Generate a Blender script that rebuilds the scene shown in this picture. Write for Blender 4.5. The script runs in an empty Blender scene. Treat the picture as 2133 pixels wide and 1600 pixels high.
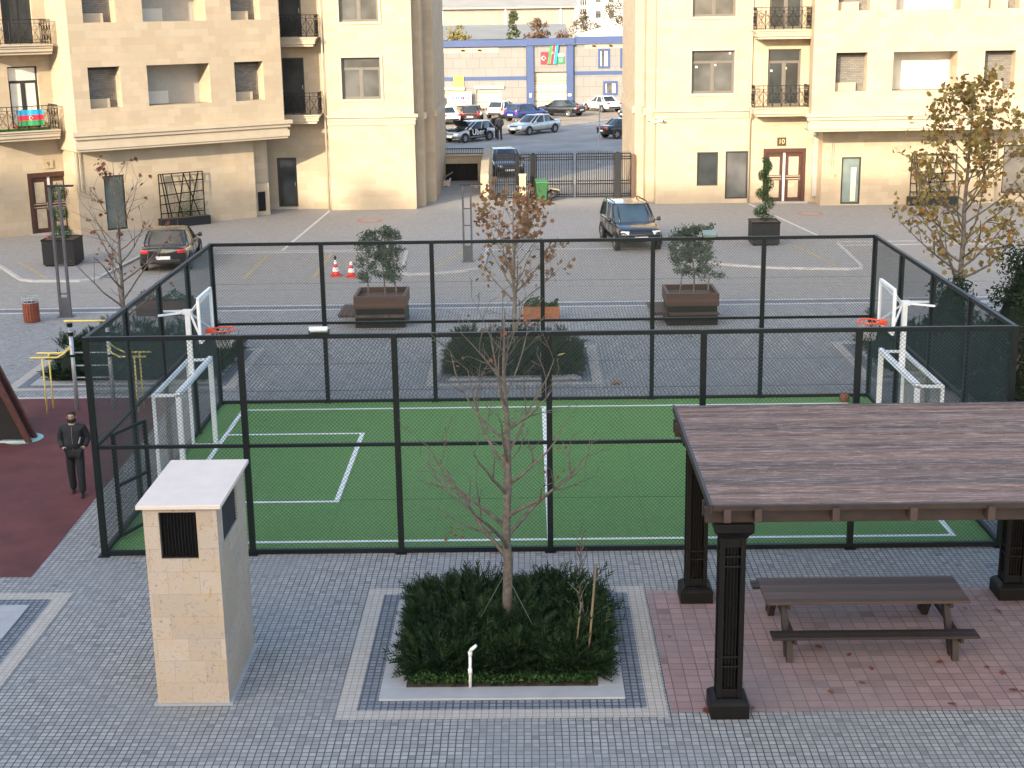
import bpy, math, random
from mathutils import Vector, Matrix
R = math.radians
scene = bpy.context.scene
col = scene.collection
PI = math.pi

# ------------------------------------------------------------------ helpers
class MB:
    """collects shapes and links them as ONE mesh object"""
    def __init__(s): s.v = []; s.f = []; s.mi = []; s.m = 0
    def add(s, vs, fs):
        o = len(s.v); s.v += [tuple(v) for v in vs]
        for f in fs:
            s.f.append(tuple(i + o for i in f)); s.mi.append(s.m)
    def quad(s, a, b, c, d): s.add([a, b, c, d], [(0, 1, 2, 3)])
    def box(s, c, d, rz=0.0, mat=None):
        x, y, z = d[0] / 2, d[1] / 2, d[2] / 2
        vs = [Vector((sx * x, sy * y, sz * z)) for sz in (-1, 1) for sy in (-1, 1) for sx in (-1, 1)]
        m = mat if mat is not None else Matrix.Rotation(rz, 3, 'Z')
        c = Vector(c)
        s.add([m @ v + c for v in vs], [(0, 2, 3, 1), (4, 5, 7, 6), (0, 1, 5, 4), (2, 6, 7, 3), (0, 4, 6, 2), (1, 3, 7, 5)])
    def b2(s, a, b):
        s.box([(a[i] + b[i]) / 2 for i in range(3)], [abs(b[i] - a[i]) for i in range(3)])
    def bar(s, p0, p1, w, h=None, up=(0, 0, 1)):
        h = w if h is None else h
        p0 = Vector(p0); p1 = Vector(p1); d = (p1 - p0).normalized(); u = Vector(up)
        if abs(d.dot(u)) > .98: u = Vector((0, 1, 0))
        r = d.cross(u).normalized(); u = r.cross(d).normalized()
        q = [r * (sx * w / 2) + u * (sy * h / 2) for sx, sy in ((-1, -1), (1, -1), (1, 1), (-1, 1))]
        s.add([p0 + k for k in q] + [p1 + k for k in q],
              [(0, 1, 2, 3), (7, 6, 5, 4), (0, 4, 5, 1), (1, 5, 6, 2), (2, 6, 7, 3), (3, 7, 4, 0)])
    def tube(s, pts, r, n=8, caps=True):
        pts = [Vector(p) for p in pts]
        rs = r if isinstance(r, (list, tuple)) else [r] * len(pts)
        o = len(s.v); ref = None
        for i, p in enumerate(pts):
            d = (pts[min(i + 1, len(pts) - 1)] - pts[max(i - 1, 0)]).normalized()
            if ref is None:
                ref = Vector((0, 0, 1)) if abs(d.z) < .9 else Vector((1, 0, 0))
            a = d.cross(ref).normalized(); b = d.cross(a).normalized(); ref = a.cross(d)
            for k in range(n):
                t = 2 * PI * k / n
                s.v.append(tuple(p + (a * math.cos(t) + b * math.sin(t)) * rs[i]))
        for i in range(len(pts) - 1):
            for k in range(n):
                s.f.append((o + i * n + k, o + i * n + (k + 1) % n, o + (i + 1) * n + (k + 1) % n, o + (i + 1) * n + k)); s.mi.append(s.m)
        if caps:
            s.f.append(tuple(o + k for k in reversed(range(n)))); s.mi.append(s.m)
            e = o + (len(pts) - 1) * n
            s.f.append(tuple(e + k for k in range(n))); s.mi.append(s.m)
    def lathe(s, prof, c=(0, 0, 0), n=20, axis='Z', cap=True):
        o = len(s.v)
        for r, z in prof:
            for k in range(n):
                t = 2 * PI * k / n
                p = (r * math.cos(t), r * math.sin(t), z)
                if axis == 'Y': p = (p[0], p[2], p[1])
                if axis == 'X': p = (p[2], p[0], p[1])
                s.v.append((p[0] + c[0], p[1] + c[1], p[2] + c[2]))
        for i in range(len(prof) - 1):
            for k in range(n):
                s.f.append((o + i * n + k, o + i * n + (k + 1) % n, o + (i + 1) * n + (k + 1) % n, o + (i + 1) * n + k)); s.mi.append(s.m)
        if cap:
            s.f.append(tuple(o + k for k in reversed(range(n)))); s.mi.append(s.m)
            e = o + (len(prof) - 1) * n
            s.f.append(tuple(e + k for k in range(n))); s.mi.append(s.m)
    def prism(s, poly, z0, z1):
        n = len(poly)
        s.add([(p[0], p[1], z0) for p in poly] + [(p[0], p[1], z1) for p in poly],
              [tuple(reversed(range(n))), tuple(range(n, 2 * n))] + [(i, (i + 1) % n, n + (i + 1) % n, n + i) for i in range(n)])
    def loft(s, rings, capped=True):
        o = len(s.v); n = len(rings[0])
        for r in rings: s.v += [tuple(p) for p in r]
        for i in range(len(rings) - 1):
            for k in range(n):
                s.f.append((o + i * n + k, o + i * n + (k + 1) % n, o + (i + 1) * n + (k + 1) % n, o + (i + 1) * n + k)); s.mi.append(s.m)
        if capped:
            s.f.append(tuple(o + k for k in reversed(range(n)))); s.mi.append(s.m)
            e = o + (len(rings) - 1) * n
            s.f.append(tuple(e + k for k in range(n))); s.mi.append(s.m)
    def build(s, name, mats, parent=None, smooth=False, bevel=0.0, org=None, sub=0):
        me = bpy.data.meshes.new(name)
        v = s.v if org is None else [(p[0] - org[0], p[1] - org[1], p[2] - org[2]) for p in s.v]
        me.from_pydata(v, [], s.f)
        if not isinstance(mats, (list, tuple)): mats = [mats]
        for m in mats: me.materials.append(m)
        if len(mats) > 1: me.polygons.foreach_set('material_index', s.mi)
        if smooth: me.polygons.foreach_set('use_smooth', [True] * len(me.polygons))
        me.validate(); me.update()
        o = bpy.data.objects.new(name, me); col.objects.link(o)
        if parent is not None: o.parent = parent
        if bevel:
            b = o.modifiers.new('bevel', 'BEVEL'); b.width = bevel; b.segments = 2; b.limit_method = 'ANGLE'; b.angle_limit = R(40)
        if sub:
            b = o.modifiers.new('sub', 'SUBSURF'); b.levels = sub; b.render_levels = sub
        return o

def tag(o, label=None, cat=None, group=None, kind=None):
    if label: o['label'] = label
    if cat: o['category'] = cat
    if group: o['group'] = group
    if kind: o['kind'] = kind
    return o

def thing(name, label, cat, loc=(0, 0, 0), rz=0.0, group=None):
    o = bpy.data.objects.new(name, None); col.objects.link(o)
    o.empty_display_size = .2; o.location = loc; o.rotation_euler = (0, 0, rz)
    return tag(o, label, cat, group)

def struct(name, mb, m, **k):
    o = mb.build(name, m, **k); o['kind'] = 'structure'; return o

def copy_tree(o, parent=None):
    kids = list(o.children)
    c = o.copy(); col.objects.link(c)
    if parent is not None: c.parent = parent
    for ch in kids: copy_tree(ch, c)
    return c

# ------------------------------------------------------------------ materials
def nodes_of(name):
    m = bpy.data.materials.new(name); m.use_nodes = True
    nt = m.node_tree; return m, nt, nt.nodes['Principled BSDF']

def N(nt, typ, **k):
    n = nt.nodes.new(typ)
    for a, b in k.items():
        if a in n.inputs: n.inputs[a].default_value = b
        else: setattr(n, a, b)
    return n

def rgba(c, f=1.0): return (min(c[0] * f, 1), min(c[1] * f, 1), min(c[2] * f, 1), 1)

def mixc(nt, fac, a, b, blend='MIX'):
    n = nt.nodes.new('ShaderNodeMix'); n.data_type = 'RGBA'; n.blend_type = blend; n.clamp_factor = True
    for sock, val in ((n.inputs[0], fac), (n.inputs[6], a), (n.inputs[7], b)):
        if hasattr(val, 'is_output'): nt.links.new(val, sock)
        elif isinstance(val, (int, float)): sock.default_value = val
        else: sock.default_value = rgba(val)
    return n.outputs[2]

def noise(nt, co, scale, detail=4, rough=.55):
    n = N(nt, 'ShaderNodeTexNoise', Scale=scale, Detail=detail, Roughness=rough)
    nt.links.new(co, n.inputs['Vector']); return n.outputs['Fac']

def mrange(nt, v, a, b, c=0.0, d=1.0):
    n = N(nt, 'ShaderNodeMapRange'); n.inputs[1].default_value = a; n.inputs[2].default_value = b
    n.inputs[3].default_value = c; n.inputs[4].default_value = d
    nt.links.new(v, n.inputs[0]); return n.outputs[0]

def objco(nt): return N(nt, 'ShaderNodeTexCoord').outputs['Object']
def worldco(nt): return N(nt, 'ShaderNodeNewGeometry').outputs['Position']

def bump(nt, bs, h, strength=.3, dist=.01):
    b = N(nt, 'ShaderNodeBump', Strength=strength, Distance=dist)
    nt.links.new(h, b.inputs['Height']); nt.links.new(b.outputs[0], bs.inputs['Normal'])

def M(name, c, rough=.6, metal=0.0, var=.14, scale=5.0, bmp=0.0, bscale=60, coat=0.0, spec=.5):
    m, nt, bs = nodes_of(name)
    bs.inputs['Roughness'].default_value = rough; bs.inputs['Metallic'].default_value = metal
    bs.inputs['Coat Weight'].default_value = coat; bs.inputs['Specular IOR Level'].default_value = spec
    bs.inputs['Coat Roughness'].default_value = .05
    co = objco(nt)
    f = mrange(nt, noise(nt, co, scale), .3, .7)
    nt.links.new(mixc(nt, f, [x * (1 - var) for x in c], [x * (1 + var) for x in c]), bs.inputs['Base Color'])
    if bmp: bump(nt, bs, noise(nt, co, bscale), bmp, .006)
    return m

def wallco(nt):
    """(distance along the wall, height) for any vertical face"""
    g = N(nt, 'ShaderNodeNewGeometry')
    cr = N(nt, 'ShaderNodeVectorMath', operation='CROSS_PRODUCT'); cr.inputs[0].default_value = (0, 0, 1)
    nt.links.new(g.outputs['True Normal'], cr.inputs[1])
    nm = N(nt, 'ShaderNodeVectorMath', operation='NORMALIZE'); nt.links.new(cr.outputs[0], nm.inputs[0])
    dt = N(nt, 'ShaderNodeVectorMath', operation='DOT_PRODUCT'); nt.links.new(nm.outputs[0], dt.inputs[0]); nt.links.new(g.outputs['Position'], dt.inputs[1])
    sp = N(nt, 'ShaderNodeSeparateXYZ'); nt.links.new(g.outputs['Position'], sp.inputs[0])
    cb = N(nt, 'ShaderNodeCombineXYZ'); nt.links.new(dt.outputs['Value'], cb.inputs[0]); nt.links.new(sp.outputs[2], cb.inputs[1])
    return cb.outputs[0]

def brick(nt, co, c1, c2, cm, w, h, mortar, offset=.5, bias=0.0, smooth=.1):
    n = N(nt, 'ShaderNodeTexBrick', offset=offset, squash=1.0)
    nt.links.new(co, n.inputs['Vector'])
    n.inputs['Color1'].default_value = rgba(c1); n.inputs['Color2'].default_value = rgba(c2); n.inputs['Mortar'].default_value = rgba(cm)
    n.inputs['Scale'].default_value = 1.0; n.inputs['Mortar Size'].default_value = mortar; n.inputs['Mortar Smooth'].default_value = smooth
    n.inputs['Bias'].default_value = bias; n.inputs['Brick Width'].default_value = w; n.inputs['Row Height'].default_value = h
    return n

def stone(name, c1, c2, cm, w=.6, h=.3, mortar=.004, stain=.25, stain_c=(.5, .3, .16), pits=0.0, rough=.75):
    m, nt, bs = nodes_of(name); bs.inputs['Roughness'].default_value = rough
    co = wallco(nt); b = brick(nt, co, c1, c2, cm, w, h, mortar)
    P = worldco(nt)
    c = mixc(nt, mrange(nt, noise(nt, P, .55, 5), .5, .75, 0, stain), b.outputs['Color'], stain_c)
    c = mixc(nt, mrange(nt, noise(nt, P, 14, 4), .3, .7, 0, .16), c, [x * .7 for x in c1])
    if pits:
        v = N(nt, 'ShaderNodeTexNoise', Scale=16.0, Detail=6.0, Roughness=.75, Distortion=1.2); nt.links.new(P, v.inputs['Vector'])
        c = mixc(nt, mrange(nt, v.outputs['Fac'], .56, .66, 0, pits), c, (.22, .13, .07))
        c = mixc(nt, mrange(nt, noise(nt, P, 3.5, 5), .45, .65, 0, .5), c, (.50, .36, .22))
    nt.links.new(c, bs.inputs['Base Color'])
    bump(nt, bs, b.outputs['Fac'], -.25, .004)
    return m

def paving(name, c1, c2, cm, w=.1, h=.1, mortar=.012, offset=0.0, rot=0.0, patch=.3, patch_c=(.3, .3, .33), odd=None, warp=.0, rough=.8):
    m, nt, bs = nodes_of(name); bs.inputs['Roughness'].default_value = rough
    P = worldco(nt); co = P
    if warp:
        nz = N(nt, 'ShaderNodeTexNoise', Scale=2.2, Detail=2.0); nt.links.new(P, nz.inputs['Vector'])
        sb = N(nt, 'ShaderNodeVectorMath', operation='MULTIPLY_ADD'); nt.links.new(nz.outputs['Color'], sb.inputs[0])
        sb.inputs[1].default_value = (warp, warp, 0); nt.links.new(P, sb.inputs[2]); co = sb.outputs[0]
    if rot:
        mp = N(nt, 'ShaderNodeMapping'); mp.inputs['Rotation'].default_value = (0, 0, rot); nt.links.new(co, mp.inputs['Vector']); co = mp.outputs[0]
    b = brick(nt, co, c1, c2, cm, w, h, mortar, offset, 0.0, .25)
    c = b.outputs['Color']
    if odd:   # single odd pavers
        dv = N(nt, 'ShaderNodeVectorMath', operation='DIVIDE'); nt.links.new(co, dv.inputs[0]); dv.inputs[1].default_value = (w, h, 1)
        fl = N(nt, 'ShaderNodeVectorMath', operation='FLOOR'); nt.links.new(dv.outputs[0], fl.inputs[0])
        mz = N(nt, 'ShaderNodeVectorMath', operation='MULTIPLY'); nt.links.new(fl.outputs[0], mz.inputs[0]); mz.inputs[1].default_value = (1, 1, 0)
        wn = N(nt, 'ShaderNodeTexWhiteNoise'); nt.links.new(mz.outputs[0], wn.inputs['Vector'])
        inv = mrange(nt, b.outputs['Fac'], 0, 1, 1, 0)
        f1 = mrange(nt, wn.outputs['Value'], .93, 1.0, 0, .65)
        mu = N(nt, 'ShaderNodeMath', operation='MULTIPLY'); nt.links.new(f1, mu.inputs[0]); nt.links.new(inv, mu.inputs[1])
        c = mixc(nt, mu.outputs[0], c, odd)
    c = mixc(nt, mrange(nt, noise(nt, P, .45, 5), .42, .7, 0, patch), c, patch_c)
    c = mixc(nt, mrange(nt, noise(nt, P, 2.6, 6, .7), .52, .75, 0, patch * .9), c, [x * .55 for x in patch_c])
    c = mixc(nt, mrange(nt, noise(nt, P, 35, 3), .3, .7, 0, .22), c, [x * .6 for x in c1])
    nt.links.new(c, bs.inputs['Base Color'])
    bump(nt, bs, b.outputs['Fac'], -.5, .006)
    return m

def foliage(name, stops, rough=.6, trans=.0):
    m, nt, bs = nodes_of(name); bs.inputs['Roughness'].default_value = rough; bs.inputs['Specular IOR Level'].default_value = .12
    g = N(nt, 'ShaderNodeNewGeometry')
    rp = N(nt, 'ShaderNodeValToRGB'); e = rp.color_ramp.elements
    while len(e) < len(stops): e.new(.5)
    for k, c in enumerate(stops):
        e[k].position = k / max(1, len(stops) - 1); e[k].color = rgba(c)
    nt.links.new(g.outputs['Random Per Island'], rp.inputs[0])
    f = mrange(nt, noise(nt, g.outputs['Position'], 2.5, 3), .35, .7, 0, .35)
    nt.links.new(mixc(nt, f, rp.outputs[0], [x * .55 for x in stops[0]]), bs.inputs['Base Color'])
    if trans:
        tr = N(nt, 'ShaderNodeBsdfTranslucent'); nt.links.new(rp.outputs[0], tr.inputs[0])
        mx = N(nt, 'ShaderNodeMixShader'); mx.inputs[0].default_value = trans
        nt.links.new(bs.outputs[0], mx.inputs[1]); nt.links.new(tr.outputs[0], mx.inputs[2])
        nt.links.new(mx.outputs[0], nt.nodes['Material Output'].inputs[0])
    return m

def planks(name, c, axis, w, rough=.6, worn=0.0, worn_c=(.35, .27, .24), dark=(.02, .012, .01), along=1.0, island=False):
    """boards; axis = index of the coordinate across the boards (object space)"""
    m, nt, bs = nodes_of(name); bs.inputs['Roughness'].default_value = rough
    co = objco(nt); sp = N(nt, 'ShaderNodeSeparateXYZ'); nt.links.new(co, sp.inputs[0])
    dv = N(nt, 'ShaderNodeMath', operation='DIVIDE'); nt.links.new(sp.outputs[axis], dv.inputs[0]); dv.inputs[1].default_value = w
    fl = N(nt, 'ShaderNodeMath', operation='FLOOR'); nt.links.new(dv.outputs[0], fl.inputs[0])
    fr = N(nt, 'ShaderNodeMath', operation='FRACT'); nt.links.new(dv.outputs[0], fr.inputs[0])
    wn = N(nt, 'ShaderNodeTexWhiteNoise', noise_dimensions='1D'); nt.links.new(fl.outputs[0], wn.inputs['W'])
    mp = N(nt, 'ShaderNodeMapping'); s = [30.0, 30.0, 30.0]; s[0 if axis else 1] = 1.6 * along; mp.inputs['Scale'].default_value = s
    nt.links.new(co, mp.inputs['Vector'])
    g = noise(nt, mp.outputs[0], 1.0, 6, .65)
    rnd = N(nt, 'ShaderNodeNewGeometry').outputs['Random Per Island'] if island else wn.outputs['Value']
    cc = mixc(nt, rnd, [x * .5 for x in c], [x * 1.5 for x in c])
    cc = mixc(nt, mrange(nt, g, .35, .7, 0, .45), cc, [x * .5 for x in c])
    if worn:
        mp2 = N(nt, 'ShaderNodeMapping'); s = [26.0, 26.0, 26.0]; s[0 if axis else 1] = 2.2; mp2.inputs['Scale'].default_value = s
        nt.links.new(co, mp2.inputs['Vector'])
        cc = mixc(nt, mrange(nt, noise(nt, mp2.outputs[0], 1.0, 8, .8), .5, .63, 0, worn), cc, worn_c)
        mp3 = N(nt, 'ShaderNodeMapping'); s = [48.0, 48.0, 48.0]; s[0 if axis else 1] = 6.0; mp3.inputs['Scale'].default_value = s
        nt.links.new(co, mp3.inputs['Vector'])
        cc = mixc(nt, mrange(nt, noise(nt, mp3.outputs[0], 1.0, 6, .75), .6, .68, 0, worn), cc, [min(1, x * 1.5) for x in worn_c])
        cc = mixc(nt, mrange(nt, noise(nt, mp3.outputs[0], .7, 6, .75), .64, .7, 0, worn), cc, dark)
    if not island: cc = mixc(nt, mrange(nt, fr.outputs[0], .94, .97), cc, dark)
    nt.links.new(cc, bs.inputs['Base Color'])
    bump(nt, bs, g, .25, .004)
    return m

def glass_dark(name, c, rough=.06):
    m, nt, bs = nodes_of(name)
    bs.inputs['Roughness'].default_value = rough; bs.inputs['Specular IOR Level'].default_value = .7
    co = worldco(nt)
    nt.links.new(mixc(nt, mrange(nt, noise(nt, co, .8, 2), .35, .65), [x * .7 for x in c], [x * 1.3 for x in c]), bs.inputs['Base Color'])
    return m

# setting
m_plaza = paving('granite_setts', (.415, .402, .375), (.275, .268, .252), (.036, .038, .04), .1, .1, .0095, 0.0, 0, .6, (.22, .222, .225), odd=(.10, .10, .105), warp=.03)
m_band = paving('cream_setts', (.50, .45, .385), (.43, .385, .33), (.22, .19, .165), .1, .1, .006, 0, 0, .15, (.42, .38, .34))
m_inner = paving('dark_setts', (.25, .265, .29), (.16, .175, .20), (.04, .045, .05), .1, .1, .014, 0, 0, .3, (.16, .17, .18))
m_pink = paving('pink_tiles', (.38, .245, .23), (.29, .185, .175), (.10, .07, .07), .2, .2, .008, 0, 0, .65, (.24, .21, .195), odd=(.13, .075, .065))
m_drive = paving('driveway_blocks', (.36, .33, .29), (.29, .27, .24), (.19, .175, .155), .2, .1, .01, .5, R(45), .4, (.28, .26, .24), odd=(.24, .22, .2))
m_walk = paving('walk_blocks', (.36, .34, .31), (.29, .28, .26), (.17, .165, .16), .2, .1, .01, .5, R(45), .3, (.3, .29, .28))
m_kerb = M('kerb_stone', (.43, .42, .40), .8, bmp=.2)
m_granite = M('granite_slab', (.375, .37, .365), .7, var=.08, scale=3, bmp=.1, bscale=200)
m_asph = M('asphalt', (.22, .215, .21), .9, var=.22, scale=.35, bmp=.3, bscale=30)
m_dirt = M('dusty_verge', (.30, .245, .185), .95, var=.2, scale=.4, bmp=.3, bscale=12)
m_ground = M('ground', (.25, .23, .2), .95, var=.2, scale=.05)
m_soil = M('soil', (.10, .07, .05), .95, var=.4, scale=9, bmp=.8, bscale=40)
m_rubber = M('red_rubber', (.115, .030, .028), .9, var=.28, scale=1.1, bmp=.3, bscale=160)
m_mint = M('mint_rubber', (.32, .52, .47), .9, var=.08)
def line_mat():
    m, nt, bs = nodes_of('white_line'); bs.inputs['Roughness'].default_value = .9; P = worldco(nt)
    f = mrange(nt, noise(nt, P, 60, 5, .8), .56, .66, 0, .8)
    nt.links.new(mixc(nt, f, (.80, .80, .77), (.25, .38, .20)), bs.inputs['Base Color']); return m
m_linew = line_mat()
m_roadw = M('road_white', (.55, .54, .51), .85, var=.15, scale=6)
m_yel = M('yellow_line', (.40, .31, .16), .85, var=.25, scale=6)
def turf_mat():
    m, nt, bs = nodes_of('turf'); bs.inputs['Roughness'].default_value = .9; bs.inputs['Specular IOR Level'].default_value = .15
    P = worldco(nt)
    c = mixc(nt, mrange(nt, noise(nt, P, 140, 3, .7), .3, .7), (.10, .225, .06), (.235, .43, .15))
    c = mixc(nt, mrange(nt, noise(nt, P, .6, 5), .35, .7, 0, .4), c, (.14, .295, .095))
    mp = N(nt, 'ShaderNodeMapping'); mp.inputs['Scale'].default_value = (.15, 3.2, 1); nt.links.new(P, mp.inputs['Vector'])
    c = mixc(nt, mrange(nt, noise(nt, mp.outputs[0], 1, 3), .45, .62, 0, .28), c, (.185, .34, .125))
    c = mixc(nt, mrange(nt, noise(nt, P, 11, 5, .7), .42, .66, 0, .5), c, (.085, .195, .055))
    sp = N(nt, 'ShaderNodeSeparateXYZ'); nt.links.new(P, sp.inputs[0])
    dv = N(nt, 'ShaderNodeMath', operation='DIVIDE'); nt.links.new(sp.outputs[0], dv.inputs[0]); dv.inputs[1].default_value = 1.95
    fr = N(nt, 'ShaderNodeMath', operation='FRACT'); nt.links.new(dv.outputs[0], fr.inputs[0])
    c = mixc(nt, mrange(nt, fr.outputs[0], .985, .99, 0, .45), c, (.10, .22, .07))      # seams between the rolls
    fl = N(nt, 'ShaderNodeMath', operation='FLOOR'); nt.links.new(dv.outputs[0], fl.inputs[0])
    wn = N(nt, 'ShaderNodeTexWhiteNoise', noise_dimensions='1D'); nt.links.new(fl.outputs[0], wn.inputs['W'])
    c = mixc(nt, mrange(nt, wn.outputs['Value'], 0, 1, 0, .3), c, (.17, .30, .11))       # pile direction differs from roll to roll
    c = mixc(nt, mrange(nt, noise(nt, P, .9, 6, .65), .58, .72, 0, .4), c, (.20, .26, .12))  # worn patches
    nt.links.new(c, bs.inputs['Base Color']); bump(nt, bs, noise(nt, P, 220, 2), .8, .02)
    return m
m_turf = turf_mat()
# buildings
m_wall = stone('limestone', (.43, .355, .26), (.375, .30, .21), (.32, .255, .18), .62, .31, .003, .35, (.68, .48, .30))
m_trim = M('limestone_trim', (.425, .355, .265), .7, var=.06, scale=1.5)
m_trav = stone('travertine', (.53, .435, .35), (.44, .355, .28), (.36, .285, .22), .44, .33, .004, .4, (.5, .37, .24), pits=.9, rough=.7)
m_cap = M('pale_slab', (.74, .615, .52), .6, var=.05, scale=3)
m_plaster = M('grey_plaster', (.36, .345, .32), .9, var=.06)
m_plasterw = M('white_plaster', (.60, .57, .51), .9, var=.04)
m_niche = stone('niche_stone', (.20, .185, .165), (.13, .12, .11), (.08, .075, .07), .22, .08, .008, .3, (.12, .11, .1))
m_glass = glass_dark('window_glass', (.10, .10, .095), .08)
m_glassd = glass_dark('door_glass', (.035, .04, .042), .08)
m_frame = M('bronze_frame', (.13, .115, .10), .45, var=.08)
m_framed = M('dark_frame', (.025, .025, .027), .5)
m_iron = M('wrought_iron', (.012, .010, .009), .6, spec=.25)
m_doorw = M('mahogany', (.06, .022, .014), .4, var=.25, scale=9)
m_brass = M('panel_stone', (.40, .33, .24), .6)
m_roof = M('roof_felt', (.3, .28, .26), .9)
# metal / wood
m_cage = M('dark_green_paint', (.006, .010, .011), .45, var=.2, spec=.25)
m_wire = M('green_coated_wire', (.020, .036, .033), .5, var=.1)
m_white = M('white_paint', (.78, .79, .80), .4, var=.05)
m_grey = M('grey_paint', (.07, .072, .085), .5)
m_galv = M('galvanised', (.42, .44, .47), .42, .5, var=.1)
m_yelp = M('yellow_paint', (.75, .60, .13), .45, var=.08)
m_blk = M('black_paint', (.006, .006, .007), .5, spec=.25)
m_anth = M('anthracite', (.014, .0155, .018), .55, var=.12, spec=.3)
m_orange = M('orange_rim', (.75, .075, .02), .4)
def acrylic():
    m, nt, bs = nodes_of('backboard_acrylic'); bs.inputs['Base Color'].default_value = (.62, .64, .66, 1); bs.inputs['Roughness'].default_value = .15; bs.inputs['Alpha'].default_value = .38
    return m
m_acry = acrylic()
m_net = M('net_cord', (.45, .42, .40), .9)
m_rubberb = M('black_rubber', (.015, .015, .016), .8)
m_chrome = M('chrome', (.6, .6, .6), .2, 1.0)
m_cable = M('grey_cable', (.3, .3, .32), .6)
m_perg = M('pergola_black', (.0055, .005, .005), .5, var=.25, spec=.22)
m_pbeam = M('pergola_beam', (.030, .017, .014), .55, var=.3)
m_proof = planks('roof_boards', (.145, .078, .054), 1, .095, .65, .9, (.42, .30, .235), (.05, .024, .018), island=True)
m_table = planks('table_boards', (.10, .062, .05), 1, .14, .6, 0, dark=(.012, .008, .008), island=True)
m_tabled = M('table_dark', (.026, .016, .014), .6, var=.2)
m_wood = planks('planter_boards', (.062, .028, .019), 2, .11, .55, 0, dark=(.02, .01, .008))
m_wooddk = planks('planter_boards_dark', (.055, .025, .018), 2, .12, .55, 0, dark=(.01, .006, .006))
m_slat = planks('bench_slats', (.085, .05, .036), 0, .07, .6, 0, dark=(.008, .005, .005))
m_bin = planks('bin_slats', (.22, .055, .025), 0, .07, .5, 0, dark=(.02, .008, .006))
m_hut = M('hut_wood', (.075, .022, .017), .6, var=.3, scale=8)
m_hutd = M('hut_dark', (.012, .010, .010), .8)
m_bark = M('bark', (.125, .105, .085), .9, var=.4, scale=14, bmp=.6, bscale=50)
m_barkl = M('pale_bark', (.22, .19, .165), .9, var=.35, scale=12, bmp=.5, bscale=40)
m_bamboo = M('bamboo', (.17, .125, .065), .7, var=.2)
m_pvc = M('pvc_pipe', (.80, .79, .74), .4, var=.04)
# foliage
f_jun = foliage('juniper', [(.007, .017, .009), (.014, .032, .014), (.023, .048, .018), (.042, .068, .026)])
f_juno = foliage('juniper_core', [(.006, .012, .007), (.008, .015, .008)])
f_ivy = foliage('ivy', [(.022, .05, .016), (.04, .085, .025), (.065, .12, .035)])
f_aut = foliage('autumn_leaves', [(.25, .11, .075), (.29, .15, .08), (.20, .15, .065), (.32, .19, .09), (.16, .085, .055)], trans=.25)
f_autg = foliage('autumn_green', [(.25, .20, .06), (.31, .22, .075), (.19, .18, .06), (.33, .17, .055), (.16, .10, .05), (.28, .24, .085)], trans=.3)
f_red = foliage('withered_leaves', [(.16, .05, .035), (.22, .09, .05), (.12, .05, .03)])
f_olive = foliage('olive_leaves', [(.055, .085, .06), (.085, .12, .085), (.12, .155, .115), (.05, .075, .055)])
f_top = foliage('topiary', [(.018, .045, .018), (.035, .075, .026), (.055, .10, .035)])
f_dark = foliage('evergreen', [(.008, .016, .010), (.015, .028, .013), (.025, .04, .017)])
f_far1 = foliage('far_yellow', [(.20, .16, .035), (.14, .12, .035), (.24, .19, .05)])
f_far2 = foliage('far_green', [(.05, .07, .035), (.08, .095, .05)])
f_far3 = foliage('far_brown', [(.14, .08, .05), (.10, .065, .045), (.13, .10, .06)])
f_far4 = foliage('far_olive', [(.10, .08, .05), (.07, .07, .04), (.13, .09, .055)])
# ------------------------------------------------------------------ ground
def sheet(name, poly, z, m, org=None):
    b = MB(); b.add([(p[0], p[1], z) for p in poly], [tuple(range(len(poly)))])
    return struct(name, b, m)
def rect(x0, y0, x1, y1): return [(x0, y0), (x1, y0), (x1, y1), (x0, y1)]

sheet('ground', rect(-900, -300, 900, 1500), -.03, m_ground)
sheet('plaza_paving', rect(-60, -24.6, 70, 22.6), 0, m_plaza)
sheet('driveway', rect(-60, 22.6, 70, 33.2), 0, m_drive)
sheet('forecourt_paving', rect(-60, 33.2, 70, 50.6), 0, m_walk)
sheet('gate_paving', rect(2.3, 50.6, 14, 62), 0, m_drive)
# islands between the parking bays
isl = MB()
isl_polys = [[(-40, 31.6), (-13.2, 31.2), (-12.6, 30.4), (-10.9, 27.6), (-10.3, 27.25), (-8.6, 27.2), (-8.1, 27.6), (-7.85, 31.4), (-7.7, 33.2), (-40, 33.2)],
             [(2.75, 33.2), (3.0, 28.0), (3.25, 27.6), (4.2, 27.75), (5.3, 28.2), (5.9, 28.8), (6.0, 33.2)],
             [(13.55, 33.2), (13.6, 31.2), (14.1, 29.7), (14.9, 28.85), (16.6, 28.0), (19.2, 27.55), (19.7, 27.7), (19.8, 28.3), (20.0, 33.2)],
             [(25.6, 33.2), (25.7, 28.2), (26.3, 27.6), (45, 27.6), (45, 33.2)]]
for p in isl_polys: isl.add([(q[0], q[1], .05) for q in p], [tuple(range(len(p)))])
struct('parking_island', isl, m_walk)
kb = MB()
def kerbline(pts, w=.14, z=.075):
    for a, b in zip(pts[:-1], pts[1:]):
        kb.bar((a[0], a[1], z / 2), (b[0], b[1], z / 2), w, z)
    for a in pts[1:-1]: kb.lathe([(w / 2, 0), (w / 2, z + .0015)], (a[0], a[1], 0), 10)
for p in isl_polys: kerbline(p[:-1] if p[0][0] < -20 else p)
struct('kerb', kb, m_kerb)
fk = MB()
for y, w in ((21.62, .13), (22.34, .13)): fk.b2((-60, y - w / 2, 0), (70, y + w / 2, .012))
fk.b2((-4.95, 33.0, 0), (2.7, 33.14, .012)); fk.b2((-4.95, 33.42, 0), (2.7, 33.52, .012))
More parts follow.
